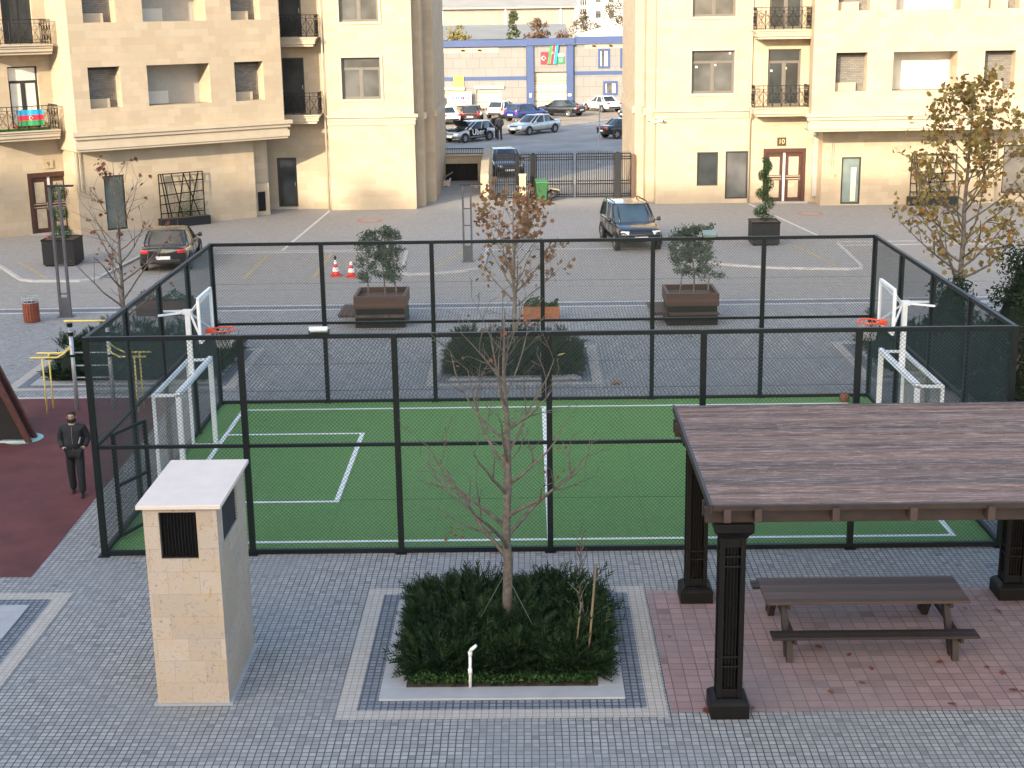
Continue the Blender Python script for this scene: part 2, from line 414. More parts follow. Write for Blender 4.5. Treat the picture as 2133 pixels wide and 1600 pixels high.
fk.b2((6.1, 33.0, 0), (13.5, 33.14, .012)); fk.b2((20.1, 33.0, 0), (25.6, 33.14, .012)); fk.b2((20.1, 33.9, 0), (40, 34.0, .012))
struct('flush_kerb', fk, m_kerb)
dr = MB(); dr.b2((-60, 21.75, 0), (70, 22.2, .006)); struct('drain_strip', dr, m_inner)
# painted and inlaid lines
ln = MB()
def line(mb, a, b, w, z=.006):
    a = Vector((a[0], a[1], 0)); b = Vector((b[0], b[1], 0)); n = (b - a).cross(Vector((0, 0, 1))).normalized() * w / 2
    mb.add([(p.x, p.y, z) for p in (a - n, b - n, b + n, a + n)], [(0, 1, 2, 3)])
line(ln, (-2.33, 33.6), (-1.95, 45.4), .12); line(ln, (18.34, 45.9), (19.75, 35.2), .12); line(ln, (32, 40), (34, 46), .12)
struct('white_inlay_line', ln, m_roadw)
ym = MB()
for x in (-2.7, -.18): line(ym, (x, 27.3), (x - .02, 32.7), .14)
line(ym, (-12.1, 31.1), (-10.0, 27.7), .12, .056); line(ym, (18.2, 33.2), (18.9, 28.1), .12, .056); line(ym, (5.2, 33.1), (4.0, 28.4), .1, .056)
struct('yellow_marking', ym, m_yel)
ra = MB()
for y in (25.1,): ra.b2((-60, y - .05, 0), (70, y + .05, .005))
struct('paving_seam', ra, M('seam', (.24, .225, .2), .9))

# playground surface, beds' borders, pink terrace
sheet('rubber_surface', [(-30, -.98), (-1.0, -.98), (-1.22, 10.86), (-30, 10.86)], .006, m_rubber)
pk = MB(); pk.b2((-30, 10.86, 0), (-1.0, 10.98, .02)); struct('edging', pk, m_kerb)
mc = MB(); mc.lathe([(.46, .008), (.46, .010)], (-3.98, 7.38, 0), 32); struct('mint_spot', mc, m_mint)
sheet('pink_terrace', rect(9.5, -6.1, 22, -1.85), .004, m_pink)
def frame(mb, x0, y0, x1, y1, w, z, z0=None):
    for (a, b, c, d) in ((x0, y0, x1, y0 + w), (x0, y1 - w, x1, y1), (x0, y0 + w, x0 + w, y1 - w), (x1 - w, y0 + w, x1, y1 - w)):
        if z0 is None: mb.add([(a, b, z), (c, b, z), (c, d, z), (a, d, z)], [(0, 1, 2, 3)])
        else: mb.b2((a, b, z0), (c, d, z))
beds = [(4.9, -6.25, 9.45, -1.65), (4.95, 11.65, 9.5, 16.1), (-5.95, 11.65, 0.02, 16.2), (-4.6, -6.25, -.05, -1.7), (16.2, 11.65, 21.8, 16.1)]
bb = MB(); bi = MB()
for q in beds:
    frame(bb, *q, .27, .009)
    i = .27; frame(bi, q[0] + i, q[1] + i, q[2] - i, q[3] - i, .34, .005)
struct('cream_paving_band', bb, m_band); struct('dark_paving_band', bi, m_inner)
bs_ = MB()
for q in beds: bs_.add([(q[0] + .7, q[1] + .7, .018), (q[2] - .7, q[1] + .7, .018), (q[2] - .7, q[3] - .7, .018), (q[0] + .7, q[3] - .7, .018)], [(0, 1, 2, 3)])
struct('bed_soil', bs_, m_soil)
names = [('granite kerb around the front hedge bed with the tall bare tree', 0), ('granite kerb around the hedge bed behind the pitch centre', 1),
         ('granite kerb around the hedge bed by the exercise bars', 2), ('granite kerb of the empty soil bed at the left picture edge', 3),
         ('granite kerb around the bed behind the right goal', 4)]
for lb, k in names:
    q = beds[k]; b = MB(); i = .55; frame(b, q[0] + i, q[1] + i, q[2] - i, q[3] - i, .36, .035, 0.0)
    tag(b.build('bed_kerb', m_granite, bevel=.008), lb, 'kerb', 'granite bed kerbs')

# the pitch
W, D, H = 15.9, 10.14, 4.0
sheet('artificial_turf', rect(-.02, -.02, W + .02, D + .02), .02, m_turf)
pl = MB(); z = .026
def pline(a, b, w=.1): line(pl, a, b, w, z)
pline((.62, .52), (15.28, .52)); pline((.62, 9.5), (15.28, 9.5)); pline((.67, .57), (.67, 9.45)); pline((15.23, .57), (15.23, 9.45)); pline((7.95, .57), (7.95, 9.45))
pline((.72, 7.41), (3.84, 7.41)); pline((.72, 2.73), (3.84, 2.73)); pline((3.79, 2.78), (3.79, 7.36))
pline((15.18, 7.41), (12.06, 7.41)); pline((15.18, 2.73), (12.06, 2.73)); pline((12.11, 2.78), (12.11, 7.36))
struct('pitch_line', pl, m_linew)

# ------------------------------------------------------------------ cage
cage = thing('sports_cage', 'dark green chain-link cage on square posts around the green pitch', 'fence', (0, 0, 0))
def chain(mb, O, U, Wd, z0, z1, s=.072, r=.0034):
    O = Vector(O); U = Vector(U); Z = Vector((0, 0, 1)); Nn = U.cross(Z); Hh = z1 - z0
    for sg in (1, -1):
        k = -Hh if sg > 0 else 0.0
        end = Wd if sg > 0 else Wd + Hh
        k += s * .5
        while k < end:
            # u = k + sg*z
            za, zb = 0.0, Hh
            if sg > 0: za = max(za, -k); zb = min(zb, Wd - k)
            else: za = max(za, k - Wd); zb = min(zb, k)
            if zb - za > .03:
                p = O + U * (k + sg * za) + Z * (z0 + za); q = O + U * (k + sg * zb) + Z * (z0 + zb)
                d = (q - p).normalized(); pe = d.cross(Nn); off = Nn * (r * .7 * sg)
                t = [off + pe * r, off - pe * r * .5 + Nn * r * .87, off - pe * r * .5 - Nn * r * .87]
                mb.add([p + a for a in t] + [q + a for a in t], [(0, 1, 4, 3), (1, 2, 5, 4), (2, 0, 3, 5)])
            k += s
corners = [((0, 0), (W, 0), 6), ((W, 0), (W, D), 4), ((W, D), (0, D), 6), ((0, D), (0, 0), 4)]
for a, b, n in corners:
    a = Vector((a[0], a[1], 0)); b = Vector((b[0], b[1], 0)); U = (b - a).normalized(); L = (b - a).length
    for i in range(n):
        p = a + U * L * i / n
        q = MB(); q.box((p.x, p.y, H / 2), (.1, .1, H)); q.box((p.x, p.y, .012), (.2, .2, .024)); q.build('post', m_cage, cage)
        bay = MB(); o = p + U * .05
        lo = .06
        chain(bay, o, U, L / n - .1, lo, H - .06); bay.build('chain_link', m_wire, cage)
    for z, w in ((H - .035, .075), (2.02, .06), (.055, .075)):
        q = MB()
        for i in range(n):
            p0 = a + U * (L * i / n + .05) + Vector((0, 0, z)); p1 = a + U * (L * (i + 1) / n - .05) + Vector((0, 0, z))
            q.bar(p0, p1, w, w)
        q.build('rail', m_cage, cage)
    q = MB()
    for z in (1.0, 3.0): q.tube([a + U * .05 + Vector((0, 0, z)), b - U * .05 + Vector((0, 0, z))], .003, 4)
    q.build('tension_wire', m_cage, cage)
# the open gate leaf near the front left corner
gl = MB(); g0 = Vector((.10, .75, 0)); gd = Vector((.36, .93, 0)).normalized()
for d, w in ((0.0, .07), (.95, .07)):
    p = g0 + gd * d; gl.bar(p + Vector((0, 0, .08)), p + Vector((0, 0, 2.05)), w, w)
for z in (.1, 1.05, 2.03): gl.bar(g0 + gd * .035 + Vector((0, 0, z)), g0 + gd * .915 + Vector((0, 0, z)), .05, .05)
lf = gl.build('gate_leaf', m_cage, cage)
gm = MB(); chain(gm, g0 + gd * .035, gd, .88, .12, 2.0); gm.build('chain_link', m_wire, lf)

def floodlight(x, y, lab, ry, m):
    t = thing('floodlight', lab, 'floodlight', (x, y, H), 0, 'floodlights on the cage rails')
    mm = Matrix.Rotation(R(ry), 3, 'X')
    b = MB(); b.box((0, .02, .08), (.32, .24, .07), mat=mm); b.build('housing', m, t, bevel=.008)
    f = MB(); f.box(Vector((0, .02, .08)) + mm @ Vector((0, 0, -.042)), (.28, .2, .012), mat=mm); f.build('lens', M('lens', (.55, .57, .58), .2), t)
    k = MB(); k.bar((-.17, .0, .0), (-.17, .02, .09), .02, .03); k.bar((.17, 0, 0), (.17, .02, .09), .02, .03); k.bar((-.17, 0, .012), (.17, 0, .012), .03, .02); k.build('bracket', m_anth, t)
floodlight(4.02, .0, 'white floodlight on the front top rail of the cage', -20, M('pale_housing', (.62, .64, .67), .4))
floodlight(11.95, D, 'grey green floodlight on the rear top rail of the cage', 20, M('green_housing', (.20, .26, .24), .45))

# ------------------------------------------------------------------ goals with hoops
def goal(lab):
    t = thing('goal_with_hoop', lab, 'goal', (.62, 5.07, .02), 0, 'goals with basketball hoops')
    f = MB(); y = 1.5
    for s in (-1, 1): f.box((0, s * y, 1.0), (.1, .1, 2.0))
    f.box((0, 0, 2.0), (.1, 3.1, .1)); f.build('goal_frame', m_white, t, bevel=.01)
    r = MB(); xb = -.5
    for s in (-1, 1):
        r.bar((xb, s * y, 0), (xb, s * y, 1.95), .06); r.bar((xb - .03, s * y, 1.97), (-.05, s * y, 1.98), .06, .05); r.bar((xb + .03, s * y, .03), (-.05, s * y, .03), .05, .05)
    r.bar((xb, -y + .03, 1.95), (xb, y - .03, 1.95), .07); r.build('back_frame', m_white, t)
    nb = MB(); chain(nb, (xb - .04, -y, 0), (0, 1, 0), 2 * y, .05, 1.93, .11, .0025)
    nb.build('goal_net', M('goal_net', (.55, .55, .52), .9), t)
    p = MB(); p.box((-.06, 0, 2.72), (.1, .1, 1.36)); p.box((-.06, 0, 3.36), (.2, .14, .09)); pole = p.build('hoop_pole', m_white, t)
    br = MB()
    for s in (-.09, .09): br.bar((-.16, s, 3.36), (-.62, s * 2.5, 3.33), .04)
    br.build('wall_brace', m_white, t)
    s_ = MB(); xf = .30
    for a in ((.52, 3.66), (-.52, 3.66), (.5, 2.9), (-.5, 2.9)): s_.bar((-.01, 0, 3.33), (xf, a[0], a[1]), .035)
    s_.build('backboard_strut', m_white, t)
    bd = MB(); bd.b2((xf, -.6, 2.84), (xf + .02, .6, 3.74)); board = bd.build('backboard', m_acry, t)
    fr = MB()
    for (y0, z0, y1, z1) in ((-.6, 2.84, .6, 2.84), (-.6, 3.74, .6, 3.74), (-.6, 2.87, -.6, 3.71), (.6, 2.87, .6, 3.71)): fr.bar((xf + .01, y0, z0), (xf + .01, y1, z1), .06, .05)
    fr.build('board_frame', m_white, board)
    rm = MB(); c = xf + .12 + .24
    rm.tube([(c + .235 * math.cos(k * PI / 14), .235 * math.sin(k * PI / 14), 2.98) for k in range(29)], .016, 8)
    rm.box((xf + .085, 0, 2.96), (.12, .16, .1)); rm.bar((xf + .05, .07, 2.95), (c - .16, .16, 2.975), .03); rm.bar((xf + .05, -.07, 2.95), (c - .16, -.16, 2.975), .03)
    for k in range(12):
        a = k * PI / 6; rm.lathe([(.008, 0), (.008, -.03)], (c + .235 * math.cos(a), .235 * math.sin(a), 2.975), 5)
    rim = rm.build('rim', m_orange, t)
    nt_ = MB()
    for k in range(12):
        for sg in (-1, 1):
            pts = []
            for j in range(5):
                a = (k + sg * j * .5) * PI / 6; rr = .225 - .085 * (j / 4) ** .7; pts.append((c + rr * math.cos(a), rr * math.sin(a), 2.96 - j * .09))
            nt_.tube(pts, .004, 4, False)
    nt_.build('hoop_net', m_net, rim)
    return t
g1 = goal('white goal with a basketball hoop above, left end of the pitch')
g2 = copy_tree(g1); g2['label'] = 'white goal with a basketball hoop above, right end behind the pergola roof'
g2.location = (15.28, 5.07, .02); g2.rotation_euler.z = PI
bl = MB(); bl.lathe([(.12 * math.sin(k * PI / 12) + .0005, -.12 * math.cos(k * PI / 12)) for k in range(13)], (0, 0, 0), 20)
mball = M('ball_leather', (.19, .075, .035), .7, var=.15, bmp=.3, bscale=150)
ball = bl.build('basketball', mball, None, True); ball.location = (15.21, 9.6, .14)
tag(ball, 'brown basketball lying on the turf by the rear fence', 'ball')
sm = MB()
for ax in range(3):
    pts = []
    for k in range(25):
        a = k * PI / 12; pts.append([(.121 * math.cos(a), .121 * math.sin(a), 0), (.121 * math.cos(a), 0, .121 * math.sin(a)), (0, .121 * math.cos(a), .121 * math.sin(a))][ax])
    sm.tube(pts, .003, 4)
sm.build('seam', m_blk, ball)

# ------------------------------------------------------------------ stone vent tower
tw = thing('stone_vent_tower', 'travertine clad vent tower with louvred openings and pale slab cap', 'vent tower', (2.87, -4.78, 0))
x, y = .50, .95
b = MB(); hz = 2.9
# front wall with opening, side wall with opening built from panels
ox0, ox1, oz0, oz1 = -.29, .22, 2.17, 2.84
for (a0, a1, z0, z1) in ((-x, x, 0, oz0), (-x, ox0, oz0, oz1), (ox1, x, oz0, oz1), (-x, x, oz1, hz)): b.quad((a0, -y, z0), (a1, -y, z0), (a1, -y, z1), (a0, -y, z1))
b.quad((ox0, -y, oz0), (ox1, -y, oz0), (ox1, -y + .12, oz0), (ox0, -y + .12, oz0)); b.quad((ox0, -y, oz1), (ox0, -y + .12, oz1), (ox1, -y + .12, oz1), (ox1, -y, oz1))
b.quad((ox0, -y, oz0), (ox0, -y + .12, oz0), (ox0, -y + .12, oz1), (ox0, -y, oz1)); b.quad((ox1, -y, oz0), (ox1, -y, oz1), (ox1, -y + .12, oz1), (ox1, -y + .12, oz0))
for s in (1, -1):
    X = x * s; q0, q1 = -.62, .38
    for (a0, a1, z0, z1) in ((-y, y, 0, oz0 + .1), (-y, q0, oz0 + .1, oz1), (q1, y, oz0 + .1, oz1), (-y, y, oz1, hz)): b.quad((X, a0, z0), (X, a1, z0), (X, a1, z1), (X, a0, z1))
    Xi = X - .1 * s
    b.quad((X, q0, oz0 + .1), (X, q1, oz0 + .1), (Xi, q1, oz0 + .1), (Xi, q0, oz0 + .1)); b.quad((X, q0, oz1), (X, q1, oz1), (Xi, q1, oz1), (Xi, q0, oz1))
    b.quad((X, q0, oz0 + .1), (X, q0, oz1), (Xi, q0, oz1), (Xi, q0, oz0 + .1)); b.quad((X, q1, oz0 + .1), (X, q1, oz1), (Xi, q1, oz1), (Xi, q1, oz0 + .1))
b.quad((-x, y, 0), (-x, y, hz), (x, y, hz), (x, y, 0))
b.build('stone_wall', m_trav, tw)
c = MB(); c.b2((-x - .075, -y - .07, hz), (x + .075, y + .07, hz + .06)); c.build('cap_slab', m_cap, tw, bevel=.008)
fr = MB(); frame_w = .025
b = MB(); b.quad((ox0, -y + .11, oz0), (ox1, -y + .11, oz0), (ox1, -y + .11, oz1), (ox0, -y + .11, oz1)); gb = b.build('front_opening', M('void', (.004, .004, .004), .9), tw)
b = MB()
k = ox0 + .02
while k < ox1: b.bar((k, -y + .05, oz0), (k, -y + .05, oz1), .012, .03); k += .045
b.bar((ox0, -y + .05, oz0 + .015), (ox1, -y + .05, oz0 + .015), .03); b.bar((ox0, -y + .05, oz1 - .015), (ox1, -y + .05, oz1 - .015), .03)
b.build('louvre', m_blk, tw)
for s in (1, -1):
    b = MB(); X = (x - .045) * s
    for j in range(14):
        z = oz0 + .12 + j * .044
        b.box((X, -.12, z), (.06, .98, .008), mat=Matrix.Rotation(R(35) * s, 3, 'Y'))
    b.quad((X - .04 * s, -.62, oz0 + .1), (X - .04 * s, .38, oz0 + .1), (X - .04 * s, .38, oz1), (X - .04 * s, -.62, oz1))
    b.build('louvre', M('grey_louvre', (.045, .042, .038), .8, spec=.2), tw)
b = MB(); b.b2((-x - .05, -y - .05, 0), (x + .05, y + .05, .022)); b.build('footing', m_granite, tw)

# ------------------------------------------------------------------ pergola
pg = thing('pergola', 'dark timber pergola with weathered flat board roof over a picnic table', 'pergola', (10.27, -6.06, 0))
ox, oy = 10.27, -6.06
def pg_post(x, y):
    b = MB()
    b.prism([(x - .26, y - .26), (x + .26, y - .26), (x + .26, y + .26), (x - .26, y + .26)], 0, .2)
    def ring(h, z): return [(x - h, y - h, z), (x + h, y - h, z), (x + h, y + h, z), (x - h, y + h, z)]
    b.loft([ring(.26, .2), ring(.235, .23), ring(.19, .27)])
    for sx in (-1, 1):
        for sy in (-1, 1): b.box((x + sx * .135, y + sy * .135, 1.42), (.07, .07, 2.3))
    for z, h in ((.33, .12), (.72, .03), (.86, .03), (2.16, .03), (2.30, .03), (2.5, .14)):
        b.box((x, y, z), (.3, .3, h))
    for sgn in (-1, 1):
        for k in (-.066, -.022, .022, .066):
            b.box((x + k, y + sgn * .125, 1.42), (.02, .03, 2.25)); b.box((x + sgn * .125, y + k, 1.42), (.03, .02, 2.25))
    b.box((x, y, 1.42), (.16, .16, 2.2))
    b.loft([ring(.18, 2.57), ring(.21, 2.62), ring(.26, 2.68), ring(.26, 2.79)])
    return b.build('post', m_perg, pg, bevel=.006)
for px, py in ((0, 0), (0, 3.9), (5.12, 3.9), (5.12, 0)): pg_post(px, py)
for py in (0, 3.9):
    b = MB(); b.b2((-.38, py - .17, 2.79), (7.1, py - .08, 3.0)); b.b2((-.38, py + .08, 2.79), (7.1, py + .17, 3.0)); b.build('beam', m_pbeam, pg, bevel=.006)
m_raft = M('rafter_wood', (.055, .034, .028), .6, var=.2)
for xx in (-.12, .28, 1.28, 2.28, 3.28, 4.28, 5.28, 6.3):
    b = MB(); b.b2((xx - .045, -.40, 2.87), (xx + .045, 4.42, 3.055)); b.build('rafter', m_raft, pg)
b = MB()
yy = -.285; bw = .095; z = 3.06
rng = random.Random(4)
while yy < 4.45:
    b.b2((-.30, yy, z), (7.3, yy + bw - .010, z + .026 + rng.uniform(0, .012))); yy += bw
b.build('roof_boards', m_proof, pg)
b = MB(); b.b2((-.30, -.345, 3.01), (7.3, -.303, 3.09)); b.b2((-.30, 4.47, 2.985), (7.3, 4.51, 3.09)); b.b2((-.345, -.345, 2.985), (-.303, 4.51, 3.1)); b.build('fascia', m_pbeam, pg, bevel=.004)

# ------------------------------------------------------------------ picnic table
pt = thing('picnic_table', 'brown slatted picnic table with two benches under the pergola', 'picnic table', (11.1, -4.12, 0))
b = MB()
for j in range(7): b.b2((0, .0 + j * .139, .70), (3.02, .132 + j * .139, .745))
b.build('table_top', m_table, pt, bevel=.004)
for y0 in (-.60, 1.32):
    b = MB()
    for j in range(2): b.b2((.0, y0 + j * .142, .405), (3.0, y0 + .135 + j * .142, .445))
    b.build('bench', m_tabled, pt, bevel=.004)
for xx in (.28, 2.70):
    b = MB()
    for s in (-1, 1):
        b.bar((xx, .49 + s * .28, .70), (xx, .49 + s * .78, .0), .09, .12, up=(0, 1, 0))
        b.bar((xx, .49 + s * .86, .405), (xx, .49 + s * .94, .0), .09, .1, up=(0, 1, 0))
    b.bar((xx + .06, -.55, .36), (xx + .06, 1.53, .36), .05, .09); b.bar((xx + .06, .05, .655), (xx + .06, .93, .655), .05, .09)
    b.build('leg', m_tabled, pt)

# ------------------------------------------------------------------ pipe, stakes
t = thing('water_pipe', 'white plastic pipe with angled spout at the front of the hedge', 'pipe', (6.72, -5.37, .03))
b = MB(); b.tube([(0, 0, 0), (.01, 0, .55)], .022, 10); b.lathe([(.03, .22), (.03, .3)], (.004, 0, 0), 10); b.lathe([(.03, .50), (.032, .56)], (.01, 0, 0), 10); b.build('riser', m_pvc, t, True)
b = MB(); b.tube([(.01, 0, .55), (.03, -.02, .6), (.10, -.06, .68)], [.024, .026, .022], 10); b.build('spout', m_pvc, t, True)
def stake(a, b_, r, lab):
    m = MB(); m.tube([(0, 0, 0), Vector(b_) - Vector(a)], r, 7); o = m.build('bamboo_stake', m_bamboo, None, True); o.location = a
    tag(o, lab, 'stake', 'bamboo stakes in the front bed')
stake((8.39, -4.99, .03), (8.55, -4.4, 1.5), .018, 'tall leaning bamboo stake at the right side of the front hedge')
stake((8.2, -4.9, .03), (8.33, -4.5, .95), .014, 'short thin bamboo stake left of the taller stake in the front hedge')

# ------------------------------------------------------------------ exercise bars
fx = thing('exercise_bars', 'grey and yellow outdoor exercise station with ladder and dip bars', 'exercise station', (-3.4, 9.7, 0))
def X(x): return x + 3.4
ps = []
for xx in (-3.42, -2.52):
    b = MB(); b.tube([(X(xx), 0, 0), (X(xx), 0, 2.02)], .05, 12); b.lathe([(.055, 2.02), (.045, 2.06), (.02, 2.075)], (X(xx), 0, 0), 12); p = b.build('post', m_galv, fx, True)
    c = MB()
    for z in (1.88, 2.1): c.lathe([(.068, z), (.068, z + .09)], (X(xx), 0, 0), 12)
    c.lathe([(.07, 1.36), (.07, 1.42)], (X(xx), 0, 0), 12); c.build('collar', m_blk, p)
b = MB(); b.tube([(X(-3.55), 0, 2.24), (X(-2.4), 0, 2.24)], .022, 8); b.build('pull_up_bar', m_yelp, fx, True)
b = MB()
for z in (1.46, 1.14, .84): b.tube([(X(-3.42), 0, z), (X(-2.52), 0, z)], .017, 8)
b.build('rung', m_galv, fx, True)
for s, px in ((-1, -3.42), (1, -2.52)):
    b = MB()
    for dy in (-.24, .24): b.tube([(X(px), dy * .35, 1.66), (X(px) + s * .12, dy * .9, 1.5), (X(px) + s * .3, dy, 1.4), (X(px) + s * .95, dy, 1.4)], .022, 8)
    b.build('dip_bar', m_yelp, fx, True)
    for dy in (-.24, .24):
        b = MB(); b.tube([(X(px) + s * .66, dy, 1.4), (X(px) + s * .66, dy, 0)], .02, 8); b.build('leg', m_yelp, fx, True)
    b = MB(); b.b2((X(px) + s * .2, -.2, 1.34), (X(px) + s * .6, .2, 1.37)); b.build('pad', m_blk, fx, bevel=.01)

# ------------------------------------------------------------------ wooden A-frame hut
t = thing('play_hut', 'dark brown wooden A-frame play hut cut by the left picture edge', 'play hut', (-4.9, 7.1, 0))
b = MB()
for s in (-1, 1): b.bar((s * 1.18, -.05, 0), (s * .02, -.05, 2.85), .12, .09, up=(0, 1, 0)); b.bar((s * 1.18, .34, 0), (s * .02, .34, 2.85), .12, .09, up=(0, 1, 0))
b.build('frame', m_hut, t)
b = MB()
for s in (-1, 1): b.add([(s * 1.12, 0, .02), (s * 1.12, .3, .02), (s * .03, .3, 2.78), (s * .03, 0, 2.78)], [(0, 1, 2, 3)])
b.build('roof_panel', m_hut, t)
b = MB(); b.add([(-1.05, .06, .05), (1.05, .06, .05), (.04, .06, 2.6), (-.04, .06, 2.6)], [(0, 1, 2, 3)]); b.build('dark_inside', m_hutd, t)  # dark sheet stands for the shaded inside of the hut
b = MB(); b.b2((-1.1, -.06, .0), (1.1, -.01, .05)); b.build('sill', M('pale_sill', (.5, .48, .45), .6), t)
b = MB(); b.bar((-.55, .02, .06), (-.42, .02, 1.55), .07, .03); b.bar((.55, .02, 1.02), (-.4, .02, 1.0), .03, .07); b.build('trim_board', M('tan_trim', (.35, .24, .15), .6), t)

# ------------------------------------------------------------------ litter bin, cones, lamps
t = thing('litter_bin', 'round litter bin with red brown slats and wire top', 'litter bin', (-8.06, 20.3, 0))
b = MB()
for k in range(18):
    a = k * 2 * PI / 18; b.box((.24 * math.cos(a), .24 * math.sin(a), .32), (.02, .07, .6), a)
b.build('slats', M('bin_wood', (.20, .05, .025), .5, var=.3, scale=14), t, bevel=.004)
b = MB(); b.lathe([(.215, .02), (.215, .6)], (0, 0, 0), 20); b.build('liner', m_anth, t)
b = MB()
for z in (.64, .72, .79): b.tube([(.25 * math.cos(k * PI / 10), .25 * math.sin(k * PI / 10), z) for k in range(21)], .011, 6)
for k in range(12): a = k * PI / 6; b.tube([(.245 * math.cos(a), .245 * math.sin(a), .6), (.255 * math.cos(a), .255 * math.sin(a), .8)], .008, 5)
b.build('wire_top', m_galv, t, True)

m_conew = M('cone_white', (.8, .8, .78), .5); m_coner = M('cone_red', (.62, .05, .03), .5)
def cone(lab):
    t = thing('traffic_cone', lab, 'cone', (0, 0, 0), 0, 'traffic cones in the parking bay')
    b = MB(); b.b2((-.2, -.2, 0), (.2, .2, .04)); b.build('base', m_coner, t, bevel=.01)
    b = MB(); b.lathe([(.16, .04), (.125, .18)], (0, 0, 0), 16); b.lathe([(.092, .33), (.066, .45)], (0, 0, 0), 16); b.lathe([(.034, .58), (.025, .62)], (0, 0, 0), 16); b.build('cone_body', m_coner, t, True)
    b = MB(); b.lathe([(.125, .18), (.092, .33)], (0, 0, 0), 16, cap=False); b.lathe([(.066, .45), (.034, .58)], (0, 0, 0), 16, cap=False); b.build('white_band', m_conew, t, True)
    return t
c1 = cone('left traffic cone, red and white with a dark lump on its tip'); c1.location = (.6, 27.7, 0)
c2 = copy_tree(c1); c2.location = (1.2, 27.45, 0); c2['label'] = 'right traffic cone, red and white, next to the planter shrub'
b = MB(); b.lathe([(.03, .6), (.05, .66), (.03, .75)], (0, 0, 0), 10); b.build('tip', m_blk, c1, True)

def lamp(lab, h, loc, rz):
    t = thing('lamp_post', lab, 'lamp post', loc, rz, 'grey twin-bar lamp posts')
    b = MB(); w = .15
    for s in (-1, 1): b.b2((s * w - .035, -.06, .02), (s * w + .035, .06, h))
    z = .75; n = 0
    while z < h - .2: b.b2((-w + .036, -.035, z - .02), (w - .036, .035, z + .02)); z += h * .22
    b.build('pole', m_grey, t)
    b = MB(); b.b2((-w + .036, -.055, .02), (w - .036, .055, .62)); b.b2((-.25, -.14, 0), (.25, .14, .02)); b.build('base_panel', m_grey, t)
    b = MB(); b.box((.18, 0, h + .03), (.85, .16, .05)); hd = b.build('lamp_head', m_anth, t, bevel=.01)
    b = MB(); b.box((.35, 0, h + .0), (.42, .12, .008)); b.build('lens', M('lamp_lens', (.7, .7, .68), .3), hd)
    return t
lamp('tall grey twin-bar lamp post beside the litter bin', 4.15, (-7.2, 21.0, 0), 0)
lamp('shorter grey twin-bar lamp post on the island near the gate', 2.9, (5.33, 30.1, .05), 0)

# manhole covers with reddish rims
def manhole(x, y, lab):
    b = MB(); b.lathe([(.62, .004), (.62, .009)], (0, 0, 0), 28); o = b.build('manhole_cover', M('rusty_rim', (.38, .20, .14), .9), None); o.location = (x, y, 0); tag(o, lab, 'manhole cover', 'reddish manhole covers')
    b = MB(); b.lathe([(.42, .009), (.42, .013)], (0, 0, 0), 28); b.build('lid', M('lid_grey', (.33, .28, .25), .9), o)
manhole(.35, 41.8, 'round reddish manhole cover in front of the left building'); manhole(20.6, 42.2, 'round reddish manhole cover near the door of entrance 10')
# ------------------------------------------------------------------ foliage tools
def rvec(rng):
    while True:
        v = Vector((rng.uniform(-1, 1), rng.uniform(-1, 1), rng.uniform(-1, 1)))
        if .05 < v.length < 1: return v.normalized()
LOBES = [(0, -.5), (.22, -.38), (.5, -.22), (.3, 0), (.42, .3), (.14, .22), (0, .55), (-.14, .22), (-.42, .3), (-.3, 0), (-.5, -.22), (-.22, -.38)]
OVAL = [(0, -.5), (.2, -.2), (.18, .2), (0, .5), (-.18, .2), (-.2, -.2)]
def leaf(mb, p, size, rng, shape, up=.0, nrm=None):
    n = (nrm if nrm is not None else rvec(rng))
    n = (n + Vector((0, 0, up))).normalized()
    a = n.orthogonal().normalized(); t = rng.uniform(0, 2 * PI)
    b = n.cross(a); a2 = a * math.cos(t) + b * math.sin(t); b2 = n.cross(a2)
    cup = rng.uniform(-.25, .25)
    mb.add([p + (a2 * x + b2 * y + n * (abs(x) * cup)) * size for x, y in shape], [tuple(range(len(shape)))])

def grow(tubes, tips, p, d, L, r, lvl, rng, upw=.25, maxl=2, dens=1.0, wig=.18):
    n = 5 if lvl < 2 else 4
    pts = [p.copy()]; rs = [r]; d = d.normalized()
    for i in range(n):
        d = (d + rvec(rng) * wig + Vector((0, 0, upw * .3))).normalized()
        p = p + d * (L / n); pts.append(p.copy()); rs.append(max(r * (1 - .72 * (i + 1) / n), .0045))
        if lvl < maxl and i >= 1:
            for _ in range(1 if rng.random() < dens else 0):
                sd = d.cross(rvec(rng)).normalized()
                grow(tubes, tips, p.copy(), d * .75 + sd * .75, L * rng.uniform(.35, .55) * (1 - .1 * i), rs[-1] * .75, lvl + 1, rng, upw, maxl, dens, wig)
        if lvl >= 1 or i >= 2: tips.append((p.copy(), lvl))
    tubes.append((pts, rs, lvl))

